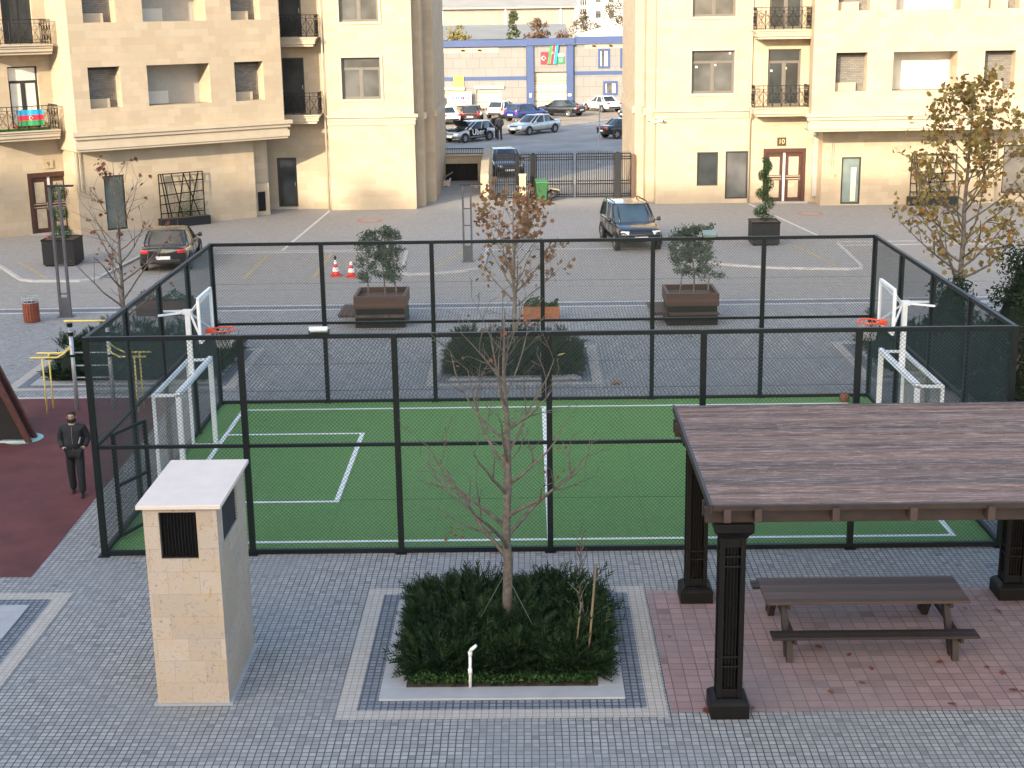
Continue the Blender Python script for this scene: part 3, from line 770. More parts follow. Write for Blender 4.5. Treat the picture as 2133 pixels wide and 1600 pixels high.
def plane_tree(name, lab, loc, h, tr, rng, nb, first, blen, leafmat, nleaf, lsize, bark, maxl=2, upang=.9, shape=LOBES, topfrac=.25, leaf_z=0.0, dens=1.0, leader=1.0, group='young plane trees', scat=.16, ex=.8):
    t = thing(name, lab, 'tree', loc, 0, group)
    pts = []; rs = []; p = Vector((0, 0, -.05)); x = y = 0
    n = 12
    for i in range(n + 1):
        pts.append(Vector((x, y, h * leader * i / n))); rs.append(tr * (1 - .93 * (i / n) ** 1.5)); x += rng.uniform(-.03, .03); y += rng.uniform(-.03, .03)
    tubes = []; tips = []
    def at(z):
        f = z / (h * leader) * n; i = min(int(f), n - 1); return pts[i].lerp(pts[i + 1], f - i), rs[i] + (rs[i + 1] - rs[i]) * (f - i)
    az = rng.uniform(0, 6)
    for k in range(nb):
        f = k / max(1, nb - 1); z = h * (first + (.94 * leader - first) * f)
        q, r0 = at(z); az += 2.4 + rng.uniform(-.5, .5)
        L = blen * ((1 - f) ** ex * (1 - topfrac) + topfrac) * rng.uniform(.75, 1.15)
        d = Vector((math.cos(az), math.sin(az), upang * rng.uniform(.7, 1.3)))
        grow(tubes, tips, q.copy(), d, L, max(r0 * .52, .009), 1, rng, .28, maxl, dens)
    tips.append((pts[-1], 2))
    b = MB(); b.tube(pts, rs, 9); b.build('trunk', bark, t, True)
    b = MB()
    for q, r, l in tubes: b.tube(q, r, 6 if l < 2 else 4, False)
    b.build('branches', bark, t, True)
    b = MB()
    tips = [q for q in tips if q[0].z > leaf_z]
    cnt = 0
    while cnt < nleaf and tips:
        q, l = rng.choice(tips); kk = rng.randint(1, 4)
        for _ in range(kk):
            leaf(b, q + rvec(rng) * rng.uniform(.02, scat), lsize * rng.uniform(.6, 1.15), rng, shape, .3); cnt += 1
    if nleaf: b.build('crown', leafmat, t)
    return t

def juniper(name, lab, x0, y0, x1, y1, h, rng, n, group, front_low=0.0, spr=(.22, .42), cat='hedge', mat=None, nm=30):
    """spreading mounds of feathery sprays over a dark bumpy core"""
    cx, cy = (x0 + x1) / 2, (y0 + y1) / 2; wx, wy = (x1 - x0) / 2, (y1 - y0) / 2
    t = thing(name, lab, cat, (cx, cy, .03), 0, group)
    mounds = []
    gx_ = max(2, round(math.sqrt(nm * wx / wy))); gy_ = max(2, round(nm / gx_))
    for k in range(gx_ * gy_):
        u = -.9 + 1.8 * ((k % gx_) + rng.uniform(.15, .85)) / gx_; v = -.9 + 1.8 * ((k // gx_) + rng.uniform(.15, .85)) / gy_
        hz = h * rng.uniform(.62, 1.12)
        if front_low and v < -.2: hz *= max(.4, 1 - (-.2 - v) * front_low)
        mounds.append((u * wx, v * wy, rng.uniform(.34, .58), hz))
    def top(x, y):
        z = h * .28
        for mx, my, r, hz in mounds:
            q = ((x - mx) ** 2 + (y - my) ** 2) / (r * r * 1.3)
            if q < 1: z = max(z, hz * math.sqrt(1 - q))
        return z
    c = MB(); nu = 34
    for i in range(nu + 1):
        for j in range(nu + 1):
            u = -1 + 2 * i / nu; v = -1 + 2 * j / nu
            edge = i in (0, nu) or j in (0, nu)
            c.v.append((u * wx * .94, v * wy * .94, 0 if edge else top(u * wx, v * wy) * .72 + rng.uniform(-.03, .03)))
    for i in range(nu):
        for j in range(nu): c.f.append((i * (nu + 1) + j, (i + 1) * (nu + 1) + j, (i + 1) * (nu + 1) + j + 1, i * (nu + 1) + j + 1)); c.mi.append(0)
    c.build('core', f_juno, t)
    b = MB()
    for _ in range(n):
        if rng.random() < .16:      # low skirt along the edge
            s_ = rng.uniform(-1, 1); e_ = rng.choice((-1, 1)) * .93
            u, v = (s_, e_) if rng.random() < wx / (wx + wy) else (e_, s_)
            p = Vector((u * wx, v * wy, rng.uniform(.05, .3) * h)); d = Vector((u if abs(u) > .9 else 0, v if abs(v) > .9 else 0, .35))
        else:
            mx, my, r, hz = rng.choice(mounds); d = rvec(rng); d.z = abs(d.z) * .9 + .12; d.normalize()
            p = Vector((mx + d.x * r * .9, my + d.y * r * .9, max(.04, d.z * hz * .92)))
            if top(p.x, p.y) > p.z + .16: continue
            p.x = max(-wx, min(wx, p.x)); p.y = max(-wy, min(wy, p.y))
        ax = (d + rvec(rng) * .55 + Vector((0, 0, .15))).normalized()
        L = rng.uniform(*spr)
        if rng.random() < .05: L *= 1.5; ax = (ax + Vector((0, 0, .5))).normalized()
        sd = ax.cross(rvec(rng)).normalized(); nn = ax.cross(sd)
        for k in range(13):
            f = k / 13; q = p + ax * (L * f) - Vector((0, 0, .12 * L * f * f)); sg = 1 if k % 2 else -1
            dd = (ax * 1.0 + sd * sg * .7 + nn * rng.uniform(-.5, .5)).normalized(); l = L * rng.uniform(.26, .42) * (1 - .5 * f); w = dd.cross(nn).normalized() * (.007 + L * .013)
            b.add([q - w, q + dd * l, q + w], [(0, 1, 2)])
        w = nn * .010; b.add([p - w, p + ax * L * 1.1 - Vector((0, 0, .12 * L)), p + w], [(0, 1, 2)])
    b.build('foliage', mat or f_jun, t)
    return t

rng = random.Random(11)
HG = 'low juniper hedges'
juniper('juniper_hedge', 'dark green juniper hedge around the tall bare tree in the nearest granite bed', 5.86, -5.05, 8.62, -2.3, .47, rng, 7600, HG, .35, nm=42)
juniper('juniper_hedge', 'dark green juniper hedge behind the pitch centre with a yellow leaf on it', 5.55, 12.5, 8.9, 15.4, .64, rng, 5200, HG)
juniper('juniper_hedge', 'dark juniper hedge seen through the left fence behind the exercise bars', -5.0, 12.45, -.55, 15.6, .92, rng, 5600, HG, nm=40)
juniper('juniper_hedge', 'dark juniper hedge in the bed behind the right goal', 16.9, 12.4, 21.2, 15.4, .9, rng, 4200, HG, nm=36)
# long bank of shrubs beyond the right fence
juniper('shrub_bank', 'long dark green shrub bank along the outside of the right fence', 18.3, -1.0, 21.6, 11.2, 1.25, rng, 8000, None, 0, (.25, .5), 'shrub bank', f_dark, 90)
# ivy ground cover in front of the nearest hedge
b = MB()
for _ in range(5200):
    p = Vector((rng.uniform(5.83, 8.52), -5.3 + abs(rng.gauss(0, .28)), rng.uniform(.06, .17)))
    leaf(b, p, rng.uniform(.035, .07), rng, OVAL, 1.0)
o = b.build('ivy', f_ivy); tag(o, 'bright green low ivy along the front edge of the nearest hedge', 'ivy', None, 'stuff')

# trees
r1 = random.Random(5)
plane_tree('bare_tree', 'tall nearly bare young tree rising from the nearest hedge', (7.22, -3.9, .03), 5.35, .08, r1, 22, .25, 1.95, f_red, 45, .07, m_bark, 3, .85, LOBES, .3, 0, .8, .97, ex=.7)
t = thing('tree_guy', 'pair of thin guy wires bracing the tall bare tree', 'guy wire', (7.22, -3.9, .03))
for nm, q in (('left', (-.42, -.35, .5)), ('right', (.42, -.45, .45))):
    b = MB(); b.tube([(0, 0, 1.15), q], .006, 5); b.build('wire', M('guy_green', (.07, .085, .06), .7), t)
r2 = random.Random(9)
plane_tree('autumn_tree', 'young plane tree with reddish brown leaves behind the pitch centre', (7.27, 13.9, .03), 4.55, .07, r2, 22, .34, 1.7, f_aut, 780, .145, m_barkl, 2, .85, LOBES, .4, 1.75, .85, scat=.26, ex=.6)
r3 = random.Random(21)
plane_tree('autumn_tree', 'tall plane tree in yellow brown leaf before the right building', (19.75, 15.9, .03), 7.35, .085, r3, 36, .2, 2.7, f_autg, 2100, .165, m_bark, 2, .62, LOBES, .2, 1.2, .85, scat=.34, ex=.7)
r4 = random.Random(33)
plane_tree('bare_tree', 'sparse young tree with a few withered leaves left of the cage', (-3.55, 14.6, .03), 5.5, .065, r4, 24, .22, 2.3, f_red, 150, .12, m_bark, 2, .65, LOBES, .22, 0, .9, ex=.7)
# sapling at the right of the nearest bed
r5 = random.Random(2)
plane_tree('sapling', 'thin dark leafless sapling with few leaves at the right rear of the nearest hedge', (8.35, -2.35, .03), 1.25, .014, r5, 7, .45, .4, f_red, 26, .05, m_bark, 1, 1.2, OVAL, .5, 0, .6, 1.0, None)
plane_tree('sapling', 'thin twiggy sapling tied near the taller bamboo stake', (8.42, -4.35, .03), 1.15, .012, random.Random(8), 9, .3, .4, f_ivy, 60, .05, m_bark, 1, 1.0, OVAL, .5, 0, .6, 1.0, None)

# tall evergreen shrubs at the right edge
def evergreen(lab, loc, h, w, seed, n=2600, mat=f_dark):
    rg = random.Random(seed); t = thing('evergreen_shrub', lab, 'shrub', loc, 0, 'tall evergreen shrubs at the right edge')
    b = MB(); b.tube([(0, 0, 0), (.05, 0, h * .5), (0, 0, h * .85)], [.07, .05, .02], 7); b.build('trunk', m_bark, t)
    b = MB()
    cl = []
    for _ in range(46):
        f = rg.random() ** .8; z = h * (.08 + .9 * f); rr = w * (1 - f * .72) * rg.uniform(.55, 1.0); a = rg.uniform(0, 2 * PI)
        cl.append((Vector((rr * math.cos(a), rr * math.sin(a), z)), rg.uniform(.22, .42)))
    for c, s in cl:
        for _ in range(n // 46):
            d = rvec(rg); p = c + d * s * rg.uniform(.5, 1.05)
            leaf(b, p, rg.uniform(.07, .13), rg, OVAL, .2, (d + rvec(rg) * .7).normalized())
    b.build('foliage', mat, t)
    c = MB(); c.lathe([(w * .35, .1), (w * .55, h * .2), (w * .45, h * .5), (w * .2, h * .85), (.02, h * .95)], (0, 0, 0), 10); c.build('core', f_juno, t, True)
evergreen('tall dark evergreen bush cut by the right picture edge', (19.6, 10.0, 0), 3.7, 1.6, 3, 3600)
evergreen('dark evergreen bush behind the right fence near the plane tree', (18.0, 11.0, 0), 2.7, 1.15, 4)
evergreen('dark evergreen bush behind the right fence nearest the pergola', (19.0, 4.2, 0), 2.5, 1.2, 6)
evergreen('brownish green bush half way along the right fence', (18.9, 7.4, 0), 2.3, 1.1, 7, 2200, foliage('brownish', [(.03, .035, .02), (.05, .045, .025), (.06, .055, .03)]))
evergreen('broad evergreen bush right of the tall plane tree', (22.4, 13.4, 0), 3.4, 1.7, 8, 3000)

# spiral topiaries in square planters
def topiary(lab, loc, h, seed, style, flowers=False):
    rg = random.Random(seed); t = thing('spiral_topiary', lab, 'topiary', loc, 0, 'clipped topiaries in square planters')
    b = MB(); b.tube([(0, 0, .7), (.03, 0, 1.6), (0, .02, h)], [.035, .028, .012], 7); b.build('trunk', m_bark, t)
    b = MB()
    if style == 'spiral':
        for k in range(5200):
            f = rg.random(); a = f * 2 * PI * 3.3; z = .95 + (h - .95) * f; R0 = .32 * (1 - f * .6)
            c = Vector((R0 * .75 * math.cos(a), R0 * .75 * math.sin(a), z)); d = rvec(rg)
            leaf(b, c + Vector((d.x, d.y, d.z * .75)) * (.30 - .12 * f) * rg.uniform(.75, 1.05), rg.uniform(.045, .075), rg, OVAL, .1, d)
    else:
        for cz, cr, n in ((2.75, .40, 1100), (1.95, .36, 900), (1.2, .42, 1100)):
            for _ in range(n):
                d = rvec(rg); c = Vector((0, 0, cz)); leaf(b, c + Vector((d.x, d.y, d.z * .85)) * cr * rg.uniform(.75, 1.1), rg.uniform(.045, .08), rg, OVAL, .1, d)
    b.build('foliage', f_top, t)
    if flowers:
        f = MB()
        for _ in range(26): leaf(f, Vector((-.45 + rg.gauss(0, .09), -.3 + rg.gauss(0, .08), 1.12 + rg.gauss(0, .07))), .07, rg, OVAL, .5)
        f.build('flowers', M('pink_flower', (.75, .22, .2), .6), t)
def square_planter(lab, loc, w, h):
    t = thing('square_planter', lab, 'planter', loc, 0, 'anthracite square planters')
    b = MB(); b.prism([(-w / 2, -w / 2), (w / 2, -w / 2), (w / 2, w / 2), (-w / 2, w / 2)], .06, h)
    b.build('box', m_anth, t, bevel=.012)
    b = MB(); frame(b, -w / 2 - .015, -w / 2 - .015, w / 2 + .015, w / 2 + .015, .06, h + .03, h - .03); b.build('rim', m_blk, t)
    b = MB(); b.b2((-w / 2 + .05, -w / 2 + .05, h - .02), (w / 2 - .05, w / 2 - .05, h + .006)); b.build('soil', m_soil, t)
    b = MB(); b.b2((-w / 2 + .06, -w / 2 + .06, 0), (w / 2 - .06, w / 2 - .06, .06)); b.build('plinth', m_blk, t)
square_planter('anthracite square planter under the spiral topiary by entrance 10', (17.07, 33.45, .05), 1.1, .92)
topiary('green spiral topiary standing before the brown door of entrance 10', (17.07, 33.45, .05), 3.35, 1, 'spiral')
square_planter('anthracite square planter with pink flowers before entrance 9', (-10.3, 30.8, .05), 1.22, 1.0)
topiary('green ball topiary before the brown door of entrance 9', (-10.3, 30.8, .05), 3.15, 2, 'balls', True)

# bench planters with olive-like shrubs
def bench_planter(lab, loc, dark, seed):
    rg = random.Random(seed); t = thing('bench_planter', lab, 'bench planter', loc, 0, 'square wooden planters with a bench')
    b = MB(); w = .76
    b.b2((-w, 0, 0), (w, 2 * w, .40)); b.build('plinth', m_blk, t)
    b = MB(); frame(b, -w - .03, -.03, w + .03, 2 * w + .03, .09, .98, .60); b.build('timber_rim', m_wood if not dark else m_wooddk, t, bevel=.006)
    b = MB(); frame(b, -w + .02, .02, w - .02, 2 * w - .02, .05, .62, .40); b.build('inner_box', m_blk, t)
    b = MB()
    for j in range(8): b.b2((-w - .52 + j * .068, -.1, .40), (-w - .52 + j * .068 + .05, 2 * w, .44))
    for j in range(4): b.b2((-w + .03, -.4 + j * .072, .40), (w + .0, -.4 + j * .072 + .055, .44))
    b.b2((-w - .5, -.06, .34), (-w, .0, .395)); b.b2((-w - .5, 1.4, .34), (-w, 1.46, .395))
    b.build('bench_slats', m_slat if not dark else m_wooddk, t)
    b = MB(); b.b2((-w + .04, .05, .7), (w - .04, 2 * w - .05, .82)); b.build('soil', m_soil, t)
    # shrub is rooted in the planter but is a thing of its own
    return t
def olive(lab, loc, seed):
    rg = random.Random(seed); t = thing('leafy_shrub', lab, 'shrub', loc, 0, 'grey green shrubs in the bench planters')
    b = MB(); stems = []
    for x, y in ((-.42, -.25), (.05, .1), (.45, -.2)):
        pts = [Vector((x, y, 0)), Vector((x * .95 + rg.uniform(-.05, .05), y, .6)), Vector((x * .9 + rg.uniform(-.1, .1), y * .8, 1.3)), Vector((x * .8, y * .6, 2.0))]
        b.tube(pts, [.028, .024, .017, .006], 7); stems.append(pts)
    b.build('stems', m_barkl, t, True)
    b = MB(); tw_ = MB()
    for s in stems:
        for _ in range(40):
            f = rg.uniform(.22, 1) ** .85; i = min(int(f * 3), 2); p = s[i].lerp(s[i + 1], f * 3 - i)
            a = rg.uniform(0, 2 * PI); d = Vector((math.cos(a), math.sin(a) * .8, rg.uniform(.1, .9))).normalized(); L = rg.uniform(.22, .45) * (1.15 - .4 * f)
            q = p + d * L; tw_.tube([p, q], [.006, .003], 4, False)
            for _ in range(44):
                e = p.lerp(q, rg.uniform(.35, 1.1)) + rvec(rg) * rg.uniform(.02, .15)
                leaf(b, e, rg.uniform(.06, .10), rg, OVAL, .4)
    tw_.build('twigs', m_barkl, t); b.build('foliage', f_olive, t)
bench_planter('square slatted planter with bench, left of the plane tree behind the pitch', (3.1, 18.75, 0), False, 1)
olive('grey green shrub in the left bench planter beside the traffic cones', (3.15, 19.4, .82), 4)
bench_planter('square red brown planter with bench, right behind the pitch', (12.55, 18.55, 0), True, 2)
olive('grey green shrub in the right bench planter below the parked off-road car', (12.6, 19.2, .82), 15)

def trough(name, lab, loc, L, wd, h, m, leafm, seed, ph, n, rim=None):
    rg = random.Random(seed); t = thing(name, lab, 'planter', loc)
    b = MB(); frame(b, -L / 2, 0, L / 2, wd, .05, h, 0.0); b.build('box', m, t, bevel=.006)
    b = MB(); b.b2((-L / 2 + .05, .05, 0), (L / 2 - .05, wd - .05, h - .05)); b.build('soil', m_soil, t)
    b = MB()
    for _ in range(n):
        x = rg.uniform(-L / 2 + .04, L / 2 - .04); z = h + ph * rg.random() * (.6 + .4 * math.sin(7 * x + seed))
        leaf(b, Vector((x, rg.uniform(.05, wd - .05), z)), rg.uniform(.06, .12), rg, OVAL, .5)
    b.build('plants', leafm, t)
    return t
trough('wooden_planter', 'small orange brown wooden planter with green plants behind the pitch centre', (8.0, 19.4, 0), 1.12, .5, .45, M('orange_wood', (.30, .115, .045), .6, var=.25, scale=9), f_top, 3, .3, 420)
trough('wooden_planter', 'long dark brown wooden planter with plants behind the left fence', (-4.0, 20.9, 0), 1.84, .55, .46, m_wooddk, f_top, 6, .34, 600)

# fallen leaves
b = MB(); rg = random.Random(77)
for _ in range(45):
    x = rg.uniform(-3, 20); y = rg.uniform(-7, 20)
    if rg.random() < .5: x, y = rg.uniform(9.6, 15.5), rg.uniform(-6.1, -1.9)
    leaf(b, Vector((x, y, .035)), rg.uniform(.06, .15), rg, LOBES, 3.0)
o = b.build('fallen_leaves', f_red); tag(o, 'brown withered leaves scattered over paving and turf', 'fallen leaves', None, 'stuff')
def bigleaf(lab, loc, s, m):
    b = MB(); leaf(b, Vector((0, 0, 0)), s, random.Random(3), LOBES, 4.0); o = b.build('fallen_leaf', m); o.location = loc; tag(o, lab, 'leaf', 'large single fallen leaves')
bigleaf('large orange brown leaf on the paving right of the central hedge bed', (9.82, 11.7, .03), .34, M('orange_leaf', (.30, .13, .05), .8))
bigleaf('yellow leaf caught on the front of the central hedge', (8.45, 12.42, .62), .25, M('yellow_leaf', (.55, .42, .08), .8))
# ------------------------------------------------------------------ people
def skin(name, joints, edges, mat, parent, root=0, sub=2, smooth=True, infl=1.0):
    me = bpy.data.meshes.new(name); me.from_pydata([j[0] for j in joints], edges, []); me.materials.append(mat)
    o = bpy.data.objects.new(name, me); col.objects.link(o); o.parent = parent
    md = o.modifiers.new('skin', 'SKIN'); md.use_smooth_shade = True; md.branch_smoothing = .6
    if not me.skin_vertices: raise RuntimeError('no skin layer')
    for i, j in enumerate(joints):
        d = me.skin_vertices[0].data[i]; r = j[1]; d.radius = (r[0] * infl, r[1] * infl) if isinstance(r, tuple) else (r * infl, r * infl); d.use_root = (i == root)
    s = o.modifiers.new('sub', 'SUBSURF'); s.levels = sub; s.render_levels = sub
    return o

def person(lab, loc, rz, h, top_c, leg_c, hair_c, arms='pockets', stride=.08, mask=False, group=None, detail=True, seed=0):
    t = thing('person', lab, 'person', loc, rz, group); k = h / 1.72
    m_skin = M('skin', (.42, .26, .18), .55, var=.06); mt = M('jacket_cloth', top_c, .8, var=.2, scale=12); ml = M('trouser_cloth', leg_c, .85, var=.2, scale=12); mh = M('hair', hair_c, .7); mb_ = M('shoe', (.015, .013, .012), .5)
    S = lambda x, y, z: (x * k, y * k, z * k)
    st = stride
    if arms == 'pockets': al = {s: [(s * .20, .0, 1.40), (s * .265, .07, 1.14), (s * .20, -.06, .985), (s * .12, -.07, .98)] for s in (-1, 1)}
    elif arms == 'front': al = {s: [(s * .20, .0, 1.40), (s * .25, -.02, 1.13), (s * .15, -.25, 1.10), (s * .09, -.32, 1.12)] for s in (-1, 1)}
    else: al = {s: [(s * .20, .0, 1.40), (s * .245, .03, 1.12), (s * .24, -.03, .87), (s * .235, -.06, .79)] for s in (-1, 1)}
    lg = {s: [(s * .09, 0, .90), (s * .105, -.03 - s * st * .5, .49), (s * .11, .02 - s * st, .09), (s * .11, -.01 - s * st, .05)] for s in (-1, 1)}
    J = [(S(0, 0, .95), (.145 * k, .105 * k)), (S(0, -.01, 1.12), (.135 * k, .10 * k)), (S(0, -.01, 1.30), (.155 * k, .105 * k)), (S(0, 0, 1.42), (.10 * k, .08 * k)), (S(0, -.005, 1.49), .055 * k),
         (S(0, -.02, 1.55), (.066 * k, .075 * k)), (S(0, -.015, 1.62), (.077 * k, .092 * k)), (S(0, -.005, 1.68), (.06 * k, .075 * k))]
    E = [(0, 1), (1, 2), (2, 3), (3, 4), (4, 5), (5, 6), (6, 7)]
    for s in (-1, 1):
        o = len(J); rr = (.058, .043, .034, .036)
        for q, r in zip(al[s], rr): J.append((S(*q), r * k))
        E += [(3, o), (o, o + 1), (o + 1, o + 2), (o + 2, o + 3)]
    for s in (-1, 1):
        o = len(J); rr = (.085, .056, .036, .022)
        for q, r in zip(lg[s], rr): J.append((S(*q), r * k))
        E += [(0, o), (o, o + 1), (o + 1, o + 2), (o + 2, o + 3)]
    skin('body', J, E, m_skin, t)
    # jacket
    J = [(S(0, 0, .93), (.175 * k, .135 * k)), (S(0, -.01, 1.12), (.17 * k, .13 * k)), (S(0, -.01, 1.30), (.185 * k, .13 * k)), (S(0, 0, 1.43), (.12 * k, .095 * k)), (S(0, -.01, 1.485), .072 * k)]
    E = [(0, 1), (1, 2), (2, 3), (3, 4)]
    for s in (-1, 1):
        o = len(J)
        for q, r in zip(al[s][:3] , (.078, .064, .052)): J.append((S(*q), r * k))
        E += [(3, o), (o, o + 1), (o + 1, o + 2)]
    jk = skin('jacket', J, E, mt, t, infl=1.22)
    if detail:
        b = MB(); b.tube([S(0, -.125, .95), S(0, -.15, 1.12), S(0, -.145, 1.3), S(0, -.10, 1.43)], .006, 5); b.build('zip', M('zip', (.12, .12, .13), .4), jk)
        b = MB(); b.bar(S(.12, -.16, 1.1), S(.16, -.13, 1.22), .008, .02); b.build('pocket_trim', M('zip_light', (.4, .4, .4), .4), jk)
    J = [(S(0, 0, .93), (.15 * k, .115 * k))]; E = []
    for s in (-1, 1):
        o = len(J)
        q3 = [lg[s][0], lg[s][1], (lg[s][2][0], lg[s][2][1], .05)]
        for q, r in zip(q3, (.10, .078, .068)): J.append((S(*q), r * k))
        E += [(0, o), (o, o + 1), (o + 1, o + 2)]
    skin('trousers', J, E, ml, t, infl=1.1)
    for s in (-1, 1):
        a = Vector(S(*lg[s][2])); b = MB()
        def rg_(y, w, z0, z1): return [(a.x - w * k, a.y + y * k, z0 * k), (a.x + w * k, a.y + y * k, z0 * k), (a.x + w * .8 * k, a.y + y * k, z1 * k), (a.x - w * .8 * k, a.y + y * k, z1 * k)]
        b.loft([rg_(.075, .03, 0, .07), rg_(.04, .042, 0, .10), rg_(-.04, .045, 0, .09), rg_(-.13, .048, 0, .06), rg_(-.19, .03, 0, .035)]); b.build('shoe', mb_, t, True, sub=1)
    # hair: cap over the skull
    b = MB(); rings = []
    for i in range(7):
        f = i / 6; a = f * PI * .5; r = math.cos(a)
        rings.append([S(.086 * r * math.cos(w), .015 + .104 * r * math.sin(w) + (.0 if math.sin(w) > 0 else .02 * (1 - f)), 1.625 + .095 * math.sin(a) - (.05 * (1 - f) if math.sin(w) > -.2 else -.05 * (1 - f))) for w in [j * PI / 8 for j in range(16)]])
    b.loft(rings); b.build('hair', mh, t, True)
    if detail:
        b = MB()
        for s in (-1, 1): b.lathe([(.001, -.004), (.012, 0), (.001, .004)], S(s * .032, -.104, 1.615), 8, 'Y')
        b.build('eyes', M('eye', (.02, .015, .012), .3), t)
        b = MB(); b.add([S(-.014, -.104, 1.57), S(.014, -.104, 1.57), S(0, -.128, 1.575), S(0, -.105, 1.62)], [(0, 1, 2), (1, 3, 2), (3, 0, 2)]); b.build('nose', m_skin, t)
        for s in (-1, 1):
            b = MB(); b.lathe([(.001, -.01), (.026, 0), (.02, .008), (.001, .01)], S(s * .085, .005, 1.60), 8, 'X'); b.build('ear', m_skin, t)
        b = MB()
        for s in (-1, 1): b.bar(S(s * .015, -.107, 1.638), S(s * .05, -.1, 1.64), .01, .008)
        b.build('eyebrows', mh, t)
    if mask:
        b = MB(); rings = []
        for z, rr in ((1.505, .9), (1.53, 1.06), (1.565, 1.08), (1.588, 1.0)):
            rings.append([S(.083 * rr * math.sin(w), -.012 - .104 * rr * math.cos(w), z) for w in [R(-95 + j * 19) for j in range(11)]])
        b.loft(rings, False); b.build('face_mask', M('mask_cloth', (.012, .012, .013), .9), t)
    else:
        b = MB(); b.bar(S(-.025, -.1, 1.548), S(.025, -.1, 1.548), .008, .01); b.build('mouth', M('lips', (.28, .12, .1), .6), t)
    return t
person('man in black jacket and trousers with black face mask walking on the red surface', (-1.5, 3.4, .008), R(8), 1.73, (.014, .016, .021), (.010, .011, .014), (.018, .013, .010), 'pockets', .15, True)
SP = 'people standing in the street'
person('person in dark jacket and jeans nearest the open bonnet of the lettered car', (1.75, 78.5, 0), R(120), 1.75, (.03, .032, .035), (.03, .04, .06), (.02, .015, .01), 'front', .03, False, SP, False)
person('person in black coat at the far left beside the building corner', (1.15, 78.3, 0), R(80), 1.78, (.012, .012, .014), (.03, .03, .04), (.015, .012, .01), 'down', .05, False, SP, False)
person('person in black standing between the silver car and the lettered car, left of the pair', (5.2, 84.3, 0), R(60), 1.76, (.012, .012, .014), (.016, .016, .02), (.015, .012, .01), 'pockets', .1, False, SP, False)
person('person in grey jacket, right of the pair between silver car and lettered car', (5.62, 82.7, 0), R(200), 1.78, (.055, .055, .065), (.018, .018, .024), (.02, .015, .012), 'pockets', .08, False, SP, False)

# ------------------------------------------------------------------ cars
m_tyre = M('tyre', (.018, .018, .019), .85); m_rim = M('alloy', (.45, .45, .46), .3, .8); m_carglass = glass_dark('car_glass', (.03, .038, .042), .05)
m_carglassb = glass_dark('car_glass_blue', (.05, .08, .105), .05)
m_red = M('tail_light', (.55, .02, .02), .2, coat=1.0); m_head = M('head_light', (.72, .74, .76), .12, coat=1.0); m_plate = M('number_plate', (.72, .72, .7), .4); m_trimb = M('car_trim', (.02, .02, .021), .55)
PROF = {
 'sedan': dict(st=[(0, .78, .30, .62), (.012, .90, .24, .655), (.05, .955, .21, .675), (.16, .99, .19, .68), (.32, 1, .18, .665), (.55, 1, .18, .65), (.715, 1, .18, .635), (.84, .985, .19, .595), (.93, .94, .21, .55), (.978, .87, .23, .50), (1, .72, .30, .42)],
               g=(.135, .275, .555, .735), wt=.74),
 'hatch': dict(st=[(0, .80, .30, .60), (.012, .91, .24, .645), (.05, .965, .21, .66), (.16, .99, .19, .665), (.32, 1, .18, .655), (.55, 1, .18, .64), (.72, 1, .18, .625), (.85, .985, .19, .58), (.94, .93, .22, .52), (.98, .86, .25, .47), (1, .70, .32, .40)],
               g=(.015, .115, .52, .755), wt=.76),
 'suv': dict(st=[(0, .82, .34, .58), (.012, .92, .28, .635), (.05, .97, .25, .645), (.16, .99, .24, .65), (.32, 1, .24, .645), (.55, 1, .24, .635), (.735, 1, .24, .62), (.86, .985, .25, .585), (.95, .93, .26, .53), (.985, .87, .28, .48), (1, .74, .34, .42)],
             g=(.008, .085, .55, .735), wt=.80)}
